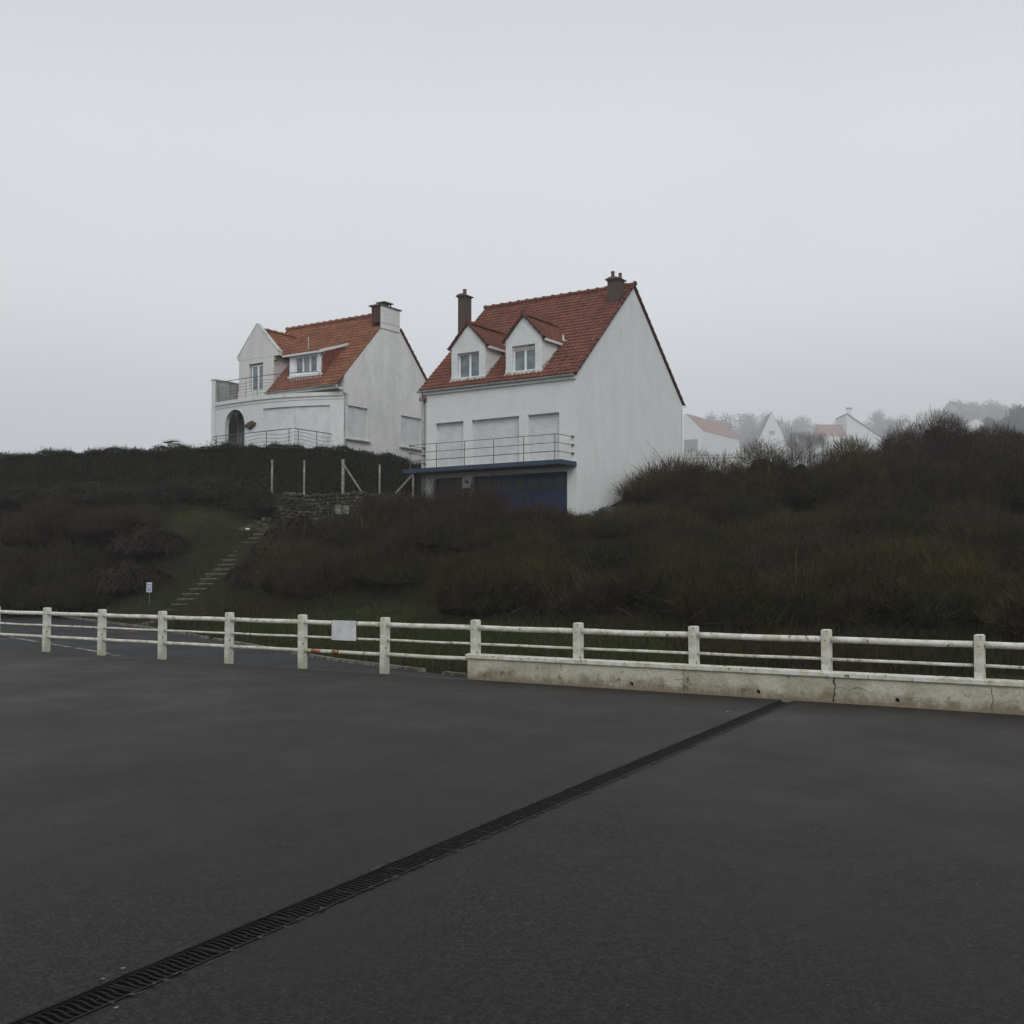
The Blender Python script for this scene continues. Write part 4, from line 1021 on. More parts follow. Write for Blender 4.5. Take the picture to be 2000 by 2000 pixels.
# concrete stakes of the old garden fence
posts = [((-11.38, 52.45), 5.1, 7.0, None, 'leftmost thin concrete stake in front of the dark hedge'),
         ((-9.80, 52.15), 5.1, 6.93, None, 'second thin concrete stake from the left in front of the hedge'),
         ((-7.93, 51.9), 5.0, 6.95, ((-6.95, 51.6), 5.3, 6.75), 'thick pale stake with a brace leaning down to its right, before the hedge'),
         ((-6.14, 51.3), 5.0, 6.66, None, 'thin pale stake between the two braced stakes'),
         ((-4.50, 50.35), 4.9, 6.2, ((-5.45, 50.6), 5.1, 6.12), 'rightmost stake with a brace leaning down to its left, beside the balcony')]
for (x, y), z0, z1, br, lb in posts:
    e = empty('fence_stake', (x, y, z0), rnd.uniform(-.2, .2), label=lb, cat='stake', group='concrete stakes in front of the hedge')
    w = .065 if br and z1 > 6.5 else .042
    m = MB(); m.prism([(-w, -w), (w, -w), (w, w), (-w, w)], -.4, z1 - z0, 'z'); m.build('stake', M['postmat'] if z1 > 6.5 else M['conc'], e, bevel=.008)
    if br:
        (bx, by_), bz0, bz1 = br; e.rotation_euler = (0, 0, 0)
        m = MB(); m.tube([(.0, -.06, bz1 - z0), (bx - x, by_ - y - .06, bz0 - z0)], .045, 4); m.build('brace', M['conc'], e)

# small sign by the steps
sg = empty('small_sign', (-13.37, 41.0, terr1(-13.37, 41)), 0, label='small blue and white notice sign on a short post left of the steps', cat='sign')
zb = .92 - terr1(-13.37, 41)
m = MB(); m.tube([(0, .02, -.2), (0, .02, zb + .1)], .018, 6); m.build('sign_post', M['metal'], sg)
m = MB(); m.box(-.105, .095, -.012, 0, zb, zb + .36); m.build('sign_board', M['board'], sg)
m = MB(); m.box(-.085, .075, -.016, -.0125, zb + .05, zb + .30)
m.build('sign_panel', M['signblue'], sg)
m = MB(); m.prism([(-.06, .20), (0, .265), (.06, .20), (.02, .20), (.02, .17), (-.03, .17), (-.03, .20)], -.019, -.0165, 'y'); 
m.v = [(a, b, c + zb) for a, b, c in m.v]
for i in range(5): m.box(-.065 + i * .028, -.045 + i * .028, -.019, -.0165, zb + .10, zb + .13)
m.build('sign_marks', M['board'], sg)
m = MB(); n = 8
m.prism([(.09 * math.cos(k / n * 6.28), .05 * math.sin(k / n * 6.28)) for k in range(n)], 0, .07, 'z')
tag(m.build('litter', M['litter'], loc=(-11.0, 46.1, 3.42), bevel=.02), 'small bright white scrap lying on the bank at the top of the steps', 'litter')
# rock pile at the corner of the right house
rp = empty('rock_pile', (3.6, 46.9, 4.1), 0, label='low heap of dark rocks at the foot of the white gable corner', cat='rocks')
for i, (x, y, z, s) in enumerate(((.35, .0, .12, .28), (.05, .05, .03, .2), (.7, .15, .16, .24), (-.2, .0, -.02, .12), (.5, -.2, .0, .16))):
    m = MB(); pts = []; rr = random.Random(i)
    for j in range(5):
        for k in range(8):
            ph = math.pi * (j + .5) / 5; th = 2 * math.pi * k / 8; q = s * (1 + rr.uniform(-.2, .2))
            pts.append((q * math.sin(ph) * math.cos(th) * 1.3, q * math.sin(ph) * math.sin(th), q * math.cos(ph) * .7))
    fs = [tuple(range(8)), tuple(range(32, 40))] + [(j * 8 + k, j * 8 + (k + 1) % 8, j * 8 + 8 + (k + 1) % 8, j * 8 + 8 + k) for j in range(4) for k in range(8)]
    m.add(pts, fs); m.build('rock', M['conc'] if i == 3 else M['darkrock'], rp, loc=(x, y, z))

# garden walls
gw = empty('garden_wall', (-19.35, 62, 7.0), 0, label='pale garden wall with a curved white end rising over the hedge, left of the arched house', cat='wall')
m = MB(); m.prism([(.0, -1), (.0, 1.92), (.62, 1.92), (.95, 1.75), (1.2, 1.52), (1.45, 1.42), (3.3, 1.36), (3.3, -1)], 0, .3, 'y'); m.build('wall_body', M['conc'], gw)
m = MB()
P = [(-.25, 1.93), (.0, 1.97), (.3, 2.03), (.62, 2.0), (.95, 1.82), (1.2, 1.59), (1.45, 1.48)]
for i in range(len(P) - 1):
    (a, za), (b, zb2) = P[i], P[i + 1]; m.prism([(a, za), (b, zb2), (b, zb2 + .09), (a, za + .09)], -.15, .45, 'y')
m.build('coping', M['trim'], gw)
gw2 = empty('garden_wall', (9.3, 60.5, 5.85), math.atan2(-.6, 4), label='low white garden wall just right of the rear corner of the gabled house', cat='wall')
m = MB(); m.box(0, 5, 0, .2, -1, 2.05); m.build('wall_body', M['render_old'], gw2)
m = MB(); m.box(-.0, 5, -.05, .25, 2.052, 2.12); m.build('coping', M['trim'], gw2)

# ------------------------------------------------------------------ vegetation generators
def unit(a): return a / np.maximum(np.linalg.norm(a, axis=-1, keepdims=True), 1e-9)
def twig_arrays(O, D, L, Wd_, bend=.25, rng=NR):
    n = len(O); D = unit(D)
    side = unit(np.cross(D, rng.normal(size=(n, 3))))
    b = rng.normal(size=(n, 3)) * bend; b[:, 2] -= bend * .15
    L = L[:, None]; w = Wd_[:, None] / 2
    P0 = O; P1 = O + D * L * .5 + b * L * .12; P2 = O + D * L + b * L * .5
    V = np.stack([P0 - side * w, P0 + side * w, P1 - side * w * .75, P1 + side * w * .75, P2], 1).reshape(-1, 3)
    B = (np.arange(n) * 5)[:, None]
    T = np.concatenate([B + [0, 1, 3], B + [0, 3, 2], B + [2, 3, 4]], 1).reshape(-1, 3)
    return V, T
def leaf_arrays(C, Nn, S, rng=NR):
    n = len(C); Nn = unit(Nn + rng.normal(size=(n, 3)) * .8); t = unit(np.cross(Nn, rng.normal(size=(n, 3)))); b = np.cross(Nn, t)
    S = S[:, None]
    V = np.stack([C - t * S, C - b * S * .5, C + t * S, C + b * S * .5], 1).reshape(-1, 3)
    B = (np.arange(n) * 4)[:, None]
    return V, np.concatenate([B + [0, 1, 2], B + [0, 2, 3]], 1).reshape(-1, 3)
def join(parts):
    V = []; T = []; o = 0
    for v, t in parts: V.append(v); T.append(t + o); o += len(v)
    return np.concatenate(V), np.concatenate(T)
def blob(c, r, rng, seg=14):
    """rough ellipsoid"""
    th = np.linspace(0, 2 * np.pi, seg, endpoint=False); ph = np.linspace(.05, np.pi - .05, 9)
    TH, PH = np.meshgrid(th, ph); D = np.stack([np.sin(PH) * np.cos(TH), np.sin(PH) * np.sin(TH), np.cos(PH)], -1)
    k = 1 + rng.uniform(-.13, .13, TH.shape)
    V = (np.array(c) + D * np.array(r) * k[..., None]).reshape(-1, 3)
    T = []
    for j in range(8):
        for i in range(seg):
            a = j * seg + i; b = j * seg + (i + 1) % seg; T += [(a, b, b + seg), (a, b + seg, a + seg)]
    return V, np.array(T)
def shrub(label, x, y, top, rx, ry=None, mt='twig', dens=300, lobes=7, tl=(.2, .55), seed=0, name='shrub', up=.8, cat='shrub', tw=(.010, .020), group='brown shrubs of the thicket on the bank', core=.52, leafy=None):
    rng = np.random.default_rng(seed + 100)
    ry = ry or rx * .85; zg = terr1(x, y); h = max(.7, top - zg) * (1.07 if x > 5 and top > 6 else 1.0)
    if top > 6: core = .43
    e = empty(name, (x, y, zg), 0, label=label, cat=cat, group=group)
    LC = []
    for i in range(lobes):
        if i == 0: c = np.array([0, 0, h * .50]); r = np.array([rx * .66, ry * .66, h * .47])
        else:
            a = rng.uniform(0, 6.28) if i > 4 else (i - 1) * 1.57 + rng.uniform(-.4, .4); q = rng.uniform(.45, .72)
            hh = h * rng.uniform(.55, .92)
            c = np.array([math.cos(a) * rx * q * 1.15, math.sin(a) * ry * q * 1.15, hh * .38]); r = np.array([rx * rng.uniform(.38, .56), ry * rng.uniform(.38, .56), hh * .56])
        LC.append((c, r))
    n = int(dens * (2 * math.pi * rx * max(h * .6, ry) * .62)); n = int(min(n * 1.6, 24000))
    wts = np.array([r[0] * r[2] for c, r in LC]); idx = rng.choice(lobes, n, p=wts / wts.sum())
    C = np.array([c for c, r in LC])[idx]; Rr = np.array([r for c, r in LC])[idx]
    D = rng.normal(size=(n, 3)); D[:, 2] = np.abs(D[:, 2]) * 1.0 - .25; D = unit(D)
    k = rng.uniform(.55, .95, n)[:, None]
    O = C + D * Rr * k
    dirs = unit(D * np.array([1, 1, .8])) * .6 + np.array([0, 0, up]) + rng.normal(size=(n, 3)) * .55
    lng = rng.random(n) < .03
    L = rng.uniform(*tl, n) * np.where(lng, 1.9, 1.0)
    parts = [twig_arrays(O, dirs, L, rng.uniform(*tw, n) * np.where(lng, 1.7, 1.0), rng=rng)]
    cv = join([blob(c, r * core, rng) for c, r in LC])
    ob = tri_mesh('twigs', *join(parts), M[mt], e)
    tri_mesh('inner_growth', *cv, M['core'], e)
    if leafy:
        m2 = int(n * leafy[1]); j = rng.integers(0, n, m2)
        v, t = leaf_arrays(O[j] + unit(dirs[j]) * (L[j] * rng.uniform(.1, .9, m2))[:, None], D[j], rng.uniform(.02, .045, m2), rng)
        tri_mesh('leaves', v, t, M[leafy[0]], e)
    # stems
    m = MB()
    for i in range(5):
        a = rng.uniform(0, 6.28); c, r = LC[i % lobes]
        m.tube([(math.cos(a) * .12, math.sin(a) * .12, -.2), (c[0] * .5, c[1] * .5, c[2] * .5), (c[0], c[1], c[2])], [.04, .03, .015], 5)
    m.build('stems', M['bark'], e)
    return e
PXF = 2167.0
SHR = [
 # x, y, top z, rx, material, label, kwargs
 (5.85, 49.3, 5.75, 1.2, 'twig_olive', 'lowest pale olive shrub against the middle of the white gable wall', dict(tl=(.4, .95), dens=190)),
 (7.5, 50.6, 6.65, 1.7, 'twig_olive', 'pale olive shrub at the foot of the white gable by its rear corner', dict(tl=(.4, .9))),
 (8.9, 48.2, 6.6, 1.7, 'twig', 'round brown shrub stepping up right of the gable shrubs', {}),
 (10.5, 46.6, 7.15, 2.0, 'twig_olive', 'tall domed shrub whose crest hides the foot of the nearest misty house', dict(dens=330)),
 (12.2, 46.8, 6.85, 1.8, 'twig', 'brown shrub dome between the two tall crests right of the gable', {}),
 (14.1, 46.2, 7.15, 2.3, 'twig_olive', 'broad domed shrub below the misty house with the white chimney', dict(dens=330)),
 (16.8, 47.5, 6.9, 2.1, 'twig', 'brown shrub just right of the broad domed one, dipping skyline', {}),
 (16.4, 53.5, 8.1, 2.0, 'twig_purple', 'purple brown shrub behind the dip left of the tallest crest', {}),
 (23.3, 60.5, 10.4, 2.8, 'twig_purple', 'tallest rounded purple brown shrub on the right skyline', dict(dens=330, lobes=9)),
 (20.7, 58.5, 9.0, 1.8, 'twig_purple', 'lower purple brown shrub at the left shoulder of the tallest one', {}),
 (26.6, 61.0, 9.75, 2.3, 'twig_purple', 'rounded shrub on the skyline at the right shoulder of the tallest one', {}),
 (22.8, 52.0, 8.0, 2.8, 'twig_purple', 'brownish grey shrub spreading below the tallest one on the right', {}),
 (20.0, 43.0, 6.95, 2.6, 'twig', 'big dark shrub cut by the right edge of the picture', dict(dens=330, lobes=9)),
 (17.7, 42.5, 5.9, 1.6, 'twig', 'dark shrub leaning on the left side of the big edge shrub', {}),
 (14.2, 42.2, 5.0, 2.2, 'twig', 'brown mound right of the small grass clearing', {}),
 (12.5, 38.5, 3.9, 2.3, 'twig', 'low mound below the right end of the grass clearing', {}),
 (8.4, 43.6, 4.75, 1.8, 'twig', 'shrub below the olive shrubs, right of the gable lawn', {}),
 (6.0, 42.6, 4.05, 1.6, 'twig', 'low brown shrub beneath the lawn at the corner of the white gable', {}),
 (9.6, 39.0, 3.75, 1.9, 'twig_olive', 'olive tinged mound below the left end of the grass clearing', {}),
 (3.6, 40.2, 3.45, 1.6, 'twig', 'low mound straight below the blue garage door end', {}),
 (6.4, 38.0, 3.3, 2.0, 'twig', 'wide low mound in the middle of the bank, below the gable', {}),
 (1.1, 42.0, 4.25, 1.3, 'twig_purple', 'thin brown shrub in front of the middle of the garage door', dict(dens=220)),
 (-1.3, 44.0, 5.05, 1.25, 'twig_purple', 'tall twiggy shrub in front of the pillar with the mailbox', dict(dens=260, tl=(.4, .95))),
 (-3.0, 44.6, 4.95, 1.35, 'twig_purple', 'twiggy shrub in front of the entrance at the left of the garage', dict(dens=260, tl=(.4, .9))),
 (-5.0, 46.0, 5.0, 1.6, 'twig_purple', 'twiggy shrub against the right end of the stone wall', {}),
 (-6.9, 44.3, 3.85, 1.5, 'twig', 'shrub below the pale blocks of the stone wall', {}),
 (-7.6, 40.5, 2.75, 1.6, 'twig_olive', 'greenish shrub right of the bramble heap by the steps', {}),
 (-5.0, 41.0, 3.8, 1.9, 'twig', 'wide brown shrub in the bank left of the mailbox shrub', {}),
 (-2.6, 40.0, 3.55, 1.9, 'twig', 'brown shrub low in the bank beneath the entrance', {}),
 (-.2, 38.6, 3.1, 1.9, 'twig', 'brown shrub low in the bank beneath the mailbox pillar', {}),
 (-6.0, 36.6, 2.05, 1.9, 'twig', 'lowest shrub of the bank behind the white board on the fence', {}),
 (-3.0, 35.0, 2.0, 1.9, 'twig', 'foot shrub of the bank between the board and the low wall end', {}),
 (.0, 33.5, 1.9, 1.9, 'twig', 'foot shrub behind the left end of the low wall', {}),
 (2.6, 35.4, 2.55, 1.9, 'twig', 'brown mound above the left part of the low wall', {}),
 (3.0, 30.5, 1.55, 1.8, 'twig', 'low shrub close behind the second post of the low wall', {}),
 (5.6, 31.8, 2.05, 2.1, 'twig', 'mound behind the middle of the low wall railing', {}),
 (8.4, 33.0, 2.55, 2.2, 'twig', 'mound behind the third bay of the low wall railing', {}),
 (11.4, 32.0, 2.6, 2.4, 'twig_olive', 'olive brown mound behind the right part of the railing', {}),
 (14.3, 33.5, 3.2, 2.4, 'twig', 'dark mound low at the right, below the edge shrub', {}),
 (6.5, 25.3, 1.1, 1.7, 'twig', 'low scrub just behind the middle posts on the low wall', {}),
 (9.4, 24.6, 1.15, 1.8, 'twig', 'low scrub just behind the fourth post on the low wall', {}),
 (11.4, 22.6, 1.3, 1.7, 'twig_olive', 'rusty olive scrub right behind the last post at the right edge', {}),
 (12.4, 75.0, 9.9, 1.9, 'twig_purple', 'dark low bush behind the white garden wall, before the pink roofed house', dict(dens=200)),
 (14.8, 77.0, 9.9, 1.7, 'twig_purple', 'right one of the dark bushes behind the white garden wall', dict(dens=200)),
 (-16.8, 47.6, 4.5, 2.0, 'twig_purple', 'brown shrub left of the grassy bank, below the ivy mound', {}),
 (-20.2, 48.4, 5.1, 2.2, 'twig_purple', 'reddish brown shrub in the middle of the left thicket under the hedge', {}),
 (-24.2, 48.8, 5.0, 2.3, 'twig_purple', 'reddish brown shrub at the far left under the hedge', {}),
 (-22.0, 45.8, 3.3, 2.3, 'twig', 'dark shrub at the left edge of the picture, middle of the bank', {}),
 (-18.2, 45.2, 3.0, 2.0, 'twig', 'dark green brown shrub in the lower left thicket', {}),
 (-20.3, 43.9, 1.8, 1.9, 'twig', 'lowest dark shrub of the left thicket above the road', {}),
 (-17.0, 43.2, 1.6, 1.4, 'twig', 'small low shrub left of the blue sign', {}),
]
_r = random.Random(21)
for fx, fy in ((3.2, 26.6), (5.0, 28.4), (7.2, 27.6), (9.0, 28.6), (11.0, 27.2), (13.2, 28.8), (8.0, 23.6), (10.2, 20.6), (12.8, 24.6), (12.4, 19.6), (5.0, 24.2), (.6, 29.8)):
    SHR.append((fx, fy, None, 1.35, _r.choice(['twig', 'twig', 'twig_olive']), 'low dark scrub at the foot of the bank close behind the low wall', dict(lobes=6)))
for k_ in range(46):
    for _t in range(40):
        x = _r.uniform(-7.5, 17.5); y = _r.uniform(27, 46)
        if x < 5.2 and y > 43.4: continue
        if 8.8 < x < 13.2 and 41.5 < y < 45.8: continue
        if x < -2 + (34 - y) * .2 and y < 34: continue
        if all((x - q[0]) ** 2 + (y - q[1]) ** 2 > 1.7 for q in SHR): break
    else: continue
    SHR.append((x, y, None, _r.uniform(1.0, 1.7), _r.choice(['twig', 'twig', 'twig_olive', 'twig_purple']), 'brown leafless shrub merging with its neighbours on the bank below the right house', dict(lobes=6)))
for i, (x, y, top, rx, mt, lb, kw) in enumerate(SHR):
    if top is None: top = terr1(x, y) + _r.uniform(.8, 1.35)
    shrub(lb, x, y, top, rx, mt=mt, seed=i, leafy=('ivy', .35) if i % 3 == 0 else None, **({**kw, 'group': 'low scrub close behind the fence'} if lb.startswith('low dark scrub at the foot') else {**kw, 'group': 'leafless shrubs merging on the bank'} if lb.startswith('brown leafless shrub merging') else kw))

# bramble heaps: arching canes
def brambles(label, x, y, rx, ry, h, n, seed, mt='bramble'):
    rng = np.random.default_rng(seed); zg = terr1(x, y)
    e = empty('bramble', (x, y, zg), 0, label=label, cat='bramble')
    P = []
    cv = [blob((0, 0, -h * .05), (rx * .6, ry * .6, h * .40), rng)]
    V = []; T = []; o = 0; K = 6
    for i in range(n):
        a = rng.uniform(0, 6.28); q = math.sqrt(rng.random()); ox, oy = math.cos(a) * rx * q, math.sin(a) * ry * q
        oz = terr1(x + ox, y + oy) - zg if i % 6 == 0 else (V[-1][:, 2].min() if V else 0)
        base = h * .75 * (1 - q * q) * (1 + .45 * math.sin(ox * 3.1 + seed) * math.cos(oy * 2.7 + ox * 1.3))
        d = rng.uniform(0, 6.28); L = rng.uniform(.5, 1.3); ah = rng.uniform(.1, .45)
        t = np.linspace(0, 1, K); cx = ox + math.cos(d) * L * (t - .5); cy = oy + math.sin(d) * L * (t - .5)
        cz = base + ah * np.sin(t * np.pi) + rng.normal(0, .05) - (t - .5) ** 2 * .4
        w = rng.uniform(.006, .013)
        pts = np.c_[cx, cy, cz]; s = np.array([-math.sin(d) * w, math.cos(d) * w, w * .6])
        V.append(np.concatenate([pts - s, pts + s])); k = np.arange(K - 1)
        T.append(np.concatenate([np.c_[k, k + 1, k + K + 1], np.c_[k, k + K + 1, k + K]]) + o); o += 2 * K
    tri_mesh('canes', np.concatenate(V), np.concatenate(T), M[mt], e)
    tri_mesh('inner_growth', *join(cv), M['core'], e)
brambles('tangled purple brown bramble heap right of the upper steps', -8.5, 43.8, 1.4, 1.4, 1.0, 3000, 1)
brambles('smaller bramble tangle right of the lower steps', -9.1, 40.8, 1.0, 1.0, .8, 1100, 2)
brambles('dry bramble tangle between the left thicket and the blue sign', -15.0, 43.9, 1.9, 1.4, .8, 2600, 3)
brambles('dry bramble tangle above the blue sign', -14.9, 46.0, 1.6, 1.4, .75, 2000, 4)

# hedge of dark leaves
def hedge():
    rng = np.random.default_rng(5)
    e = empty('hedge', (-14, 54.5, 5.5), 0, label='long dark clipped evergreen hedge across the top of the left bank', cat='hedge')
    X = np.array([-34, -26, -20, -12.75, -8.76, -6.2, -5.0, -4.35]); Yc = np.array([57.5, 56.4, 56.0, 55.3, 54.2, 53.0, 52.4, 52.0]); Z = np.array([7.55, 7.55, 7.8, 7.95, 7.72, 7.3, 6.95, 6.2])
    n = 95000; s = rng.uniform(-34, -4.35, n); yc = np.interp(s, X, Yc); zt = np.interp(s, X, Z) + .07 * np.sin(s * 2.1) + .06 * np.sin(s * 5.3 + 1); zb = np.interp(s, [-34, -18, -12, -4], [4.9, 5.0, 4.5, 4.5])
    f = rng.random(n); hw = .8 + .12 * np.sin(s * 3.1)
    top = f < .25
    v = rng.random(n)
    y = np.where(top, yc - hw + 2 * hw * v, yc - hw * (1 - .12 * v)) ; z = np.where(top, zt - .12 * (2 * v - 1) ** 2, zb + (zt - zb) * v)
    dep = rng.exponential(.09, n) * rng.choice([-.45, 1], n)
    lump = .12 * np.sin(s * 2.7 + z * 3.1) * np.cos(z * 2.3 - s * .9)
    y = y + np.where(top, 0, dep + lump); z = z - np.where(top, dep, 0)
    C = np.c_[s + 14, y - 54.5, z - 5.5]; Nn = np.where(top[:, None], np.array([0, 0, 1.]), np.array([0, -1., .3]))
    parts = [leaf_arrays(C, Nn, rng.uniform(.025, .055, n), rng)]
    tri_mesh('leaves', *join(parts), M['leaf'], e)
    # sprigs above the clipped top
    k = 3200; s = np.concatenate([rng.uniform(-34, -4.6, k // 2), rng.choice([-25.2, -23.3, -22.8, -20.9, -19.4, -16.0, -24.4, -14.6], k // 2) + rng.normal(0, .25, k // 2)])
    O = np.c_[s + 14, np.interp(s, X, Yc) - 54.5 + rng.uniform(-.8, .5, k), np.interp(s, X, Z) + .07 * np.sin(s * 2.1) + .06 * np.sin(s * 5.3 + 1) - 5.66]
    D = np.c_[rng.normal(0, .3, k), rng.normal(0, .3, k), np.ones(k)]
    L = rng.uniform(.10, .30, k) * np.where(np.arange(k) >= k // 2, rng.uniform(.6, 1.7, k), 1); Vt, Tt = twig_arrays(O, D, L, np.full(k, .012), rng=rng)
    j = np.repeat(np.arange(k), 7); C2 = O[j] + unit(D[j]) * (L[j] * rng.uniform(.0, 1.05, len(j)))[:, None]
    tri_mesh('sprigs', *join([(Vt, Tt), leaf_arrays(C2, rng.normal(size=(len(j), 3)), rng.uniform(.02, .045, len(j)), rng)]), M['leaf'], e)
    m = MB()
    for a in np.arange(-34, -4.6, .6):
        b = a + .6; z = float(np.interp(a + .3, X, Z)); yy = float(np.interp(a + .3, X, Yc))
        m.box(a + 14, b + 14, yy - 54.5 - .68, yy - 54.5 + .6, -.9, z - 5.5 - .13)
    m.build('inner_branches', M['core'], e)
hedge()
def ivy_mound(label, x, y, rx, ry, top, n, seed):
    rng = np.random.default_rng(seed); zg = terr1(x, y); h = top - zg
    e = empty('ivy_mound', (x, y, zg), 0, label=label, cat='ivy')
    D = rng.normal(size=(n, 3)); D[:, 2] = np.abs(D[:, 2]); D[:, 1] = np.where(rng.random(n) < .8, -np.abs(D[:, 1]), D[:, 1]); D = unit(D)
    lump = 1 + .10 * np.sin(D[:, 0] * 9 + seed) * np.cos(D[:, 2] * 8) + .05 * np.sin(D[:, 0] * 23)
    C = D * np.array([rx, ry, h]) * (lump * rng.uniform(.9, 1.02, n))[:, None]
    tri_mesh('leaves', *leaf_arrays(C, D, rng.uniform(.03, .06, n), rng), M['ivy'], e)
    tri_mesh('inner_growth', *blob((0, 0, 0), (rx * .86, ry * .86, h * .86), rng), M['core'], e)
ivy_mound('broad dark ivy mound below the hedge, left of the stone wall', -14.2, 51.3, 2.6, 2.0, 6.05, 15000, 31)
ivy_mound('dark ivy mound sloping onto the left end of the stone wall', -12.55, 51.0, 1.8, 1.3, 5.95, 12000, 32)
ivy_mound('long low ivy bank under the far left of the hedge', -20.0, 52.6, 5.0, 1.6, 5.9, 15000, 33)

# ------------------------------------------------------------------ ground cover (nobody could count it)
def scatter(n, x0, x1, y0, y1, rng): return rng.uniform(x0, x1, n), rng.uniform(y0, y1, n)
def kerb_side(x, y):
    s = np.full(len(x), 1e3)
    P = [L2A, L2B, L2C, L2D]
    for i, (a, b, ylo, yhi) in enumerate(((L2A, L2B, -99, L2B[1]), (L2B, L2C, L2B[1], L2C[1]), (L2C, L2D, L2C[1], 999))):
        d = b - a; nn = np.array([d[1], -d[0]]) / np.hypot(*d); k = (y >= ylo) & (y < yhi); v = (x - a[0]) * nn[0] + (y - a[1]) * nn[1]; s = np.where(k, v, s)
    return s
def ground_stuff(name, label, cat, n, box, mt, tl, tw, keep, seed, lean=.35):
    rng = np.random.default_rng(seed); x, y = scatter(n, *box, rng)
    q = -x * UY + y * UX
    k = (q > 15.0) & (kerb_side(x, y) > .12) & keep(x, y)
    # keep off the two houses and the steps
    for O in (O2, O1):
        lx = (x - O[0]) * UX + (y - O[1]) * UY; ly = -(x - O[0]) * UY + (y - O[1]) * UX
        k &= ~((lx > -9) & (lx < .05) & (ly > -.3) & (ly < 11))
    sx = -12.05 + (y - 40) / 6 * 1.75; k &= ~((np.abs(x - sx) < .36) & (y > 39.6) & (y < 46.2))
    x, y = x[k], y[k]; z = terr(x, y) - .03; m_ = len(x)
    D = np.c_[rng.normal(0, lean, m_), rng.normal(0, lean, m_), np.ones(m_)]
    V, T = twig_arrays(np.c_[x, y, z], D, rng.uniform(*tl, m_), rng.uniform(*tw, m_), bend=.5, rng=rng)
    o = tri_mesh(name, V, T, M[mt]); tag(o, label, cat, kind='stuff')
def pn(x, y): return np.sin(x * .9 + 1.3 * np.sin(y * .5)) * np.cos(y * .7 + x * .3)
grassy = lambda x, y: ((x > -14.6) & (x < -9.2) & (y > 38.5) & (y < 48.5) & ~((x > -10.3 + (y - 46) * .2) & (pn(x * 2, y * 2) < -.2))) | ((x > -9.3) & (x < 3) & (kerb_side(x, y) < 5.5) & (y < 32)) | ((x > 1.4) & (x < 5.6) & (y > 44.2) & (y < 52)) | ((x > 9.4) & (x < 12.8) & (y > 42.3) & (y < 45.4)) | ((x > 18) & (x < 21) & (y > 46.5) & (y < 50))
ground_stuff('grass', 'green grass on the bank around the steps, by the kerb and beside the gable', 'grass', 260000, (-16, 22, 17, 53), 'grass', (.10, .34), (.010, .02), grassy, 51)
ground_stuff('dry_grass', 'dry straw coloured grass tufts on the bank', 'grass', 110000, (-24, 12, 18, 52), 'drygrass', (.15, .5), (.006, .012), lambda x, y: (pn(x * 1.6, y * 1.6) > .15) & (x < -8.2), 52)
ground_stuff('undergrowth', 'dark brown undergrowth covering the bank between the shrubs', 'undergrowth', 480000, (-34, 34, 17, 66), 'twig', (.2, .62), (.010, .018), lambda x, y: ~grassy(x, y) & ~((x > -16) & (x < -9.5) & (y < 48) & (y > 36)) & ~((x > -13) & (x < -4) & (y > 50.9) & (y < 52)) & ~((x > -12) & (x < -7.5) & (y > 46.2) & (y < 50.9) & (pn(x * 1.7, y * 1.3) < .1)), 53, lean=.5)
ground_stuff('far_undergrowth', 'rough scrub covering the slope beyond the right hand thicket', 'undergrowth', 60000, (14, 70, 62, 120), 'twig_purple', (.4, 1.3), (.02, .05), lambda x, y: x > 10, 54, lean=.5)

# ------------------------------------------------------------------ misty background: houses and trees on the hill
def far_house(label, x, y, zb, w, d, he, hr, rz, mroof, chim=None, extra=None):
    e = empty('far_house', (x, y, zb), rz, label=label, cat='house')
    m = MB(); m.prism([(-w / 2, -6), (w / 2, -6), (w / 2, he), (0, hr), (-w / 2, he)], 0, d, 'y'); m.build('wall', M['render'], e)
    m = MB(); o = .35
    sl_ = (hr - he) / (w / 2)
    for s_ in (1, -1):
        m.add([(0, -o, hr + .12), (s_ * (w / 2 + o), -o, he - o * sl_ + .12), (s_ * (w / 2 + o), d + o, he - o * sl_ + .12), (0, d + o, hr + .12),
               (0, -o, hr - .08), (s_ * (w / 2 + o), -o, he - o * sl_ - .08), (s_ * (w / 2 + o), d + o, he - o * sl_ - .08), (0, d + o, hr - .08)],
              [(0, 1, 2, 3), (4, 7, 6, 5), (0, 4, 5, 1), (1, 5, 6, 2), (2, 6, 7, 3)])
    m.build('roof', mroof, e)
    if chim:
        m = MB(); m.box(chim[0] - .6, chim[0] + .6, chim[1] - .5, chim[1] + .5, he, hr + chim[2]); m.box(chim[0] - .7, chim[0] + .7, chim[1] - .6, chim[1] + .6, hr + chim[2], hr + chim[2] + .35); m.build('chimney', M['render_old'], e)
    for (a, b, z0, z1, wd) in (extra or []):
        m = MB(); m.box(a, b, -.06, -.01, z0, z1); m.build(wd, M['glass'] if wd == 'window' else M['trim'], e)
    return e
FS = 3.7
def atp(px, py, Y):
    Y = Y * FS   # survey helper: bearing and rise of a far landmark
    cp, sp = math.cos(math.atan(118 / 2167)), math.sin(math.atan(118 / 2167)); yc = (1000 - py) / 2167
    return ((px - 1000) / 2167 * Y / (cp - yc * sp), 1.65 + Y * (sp + yc * cp) / (cp - yc * sp))
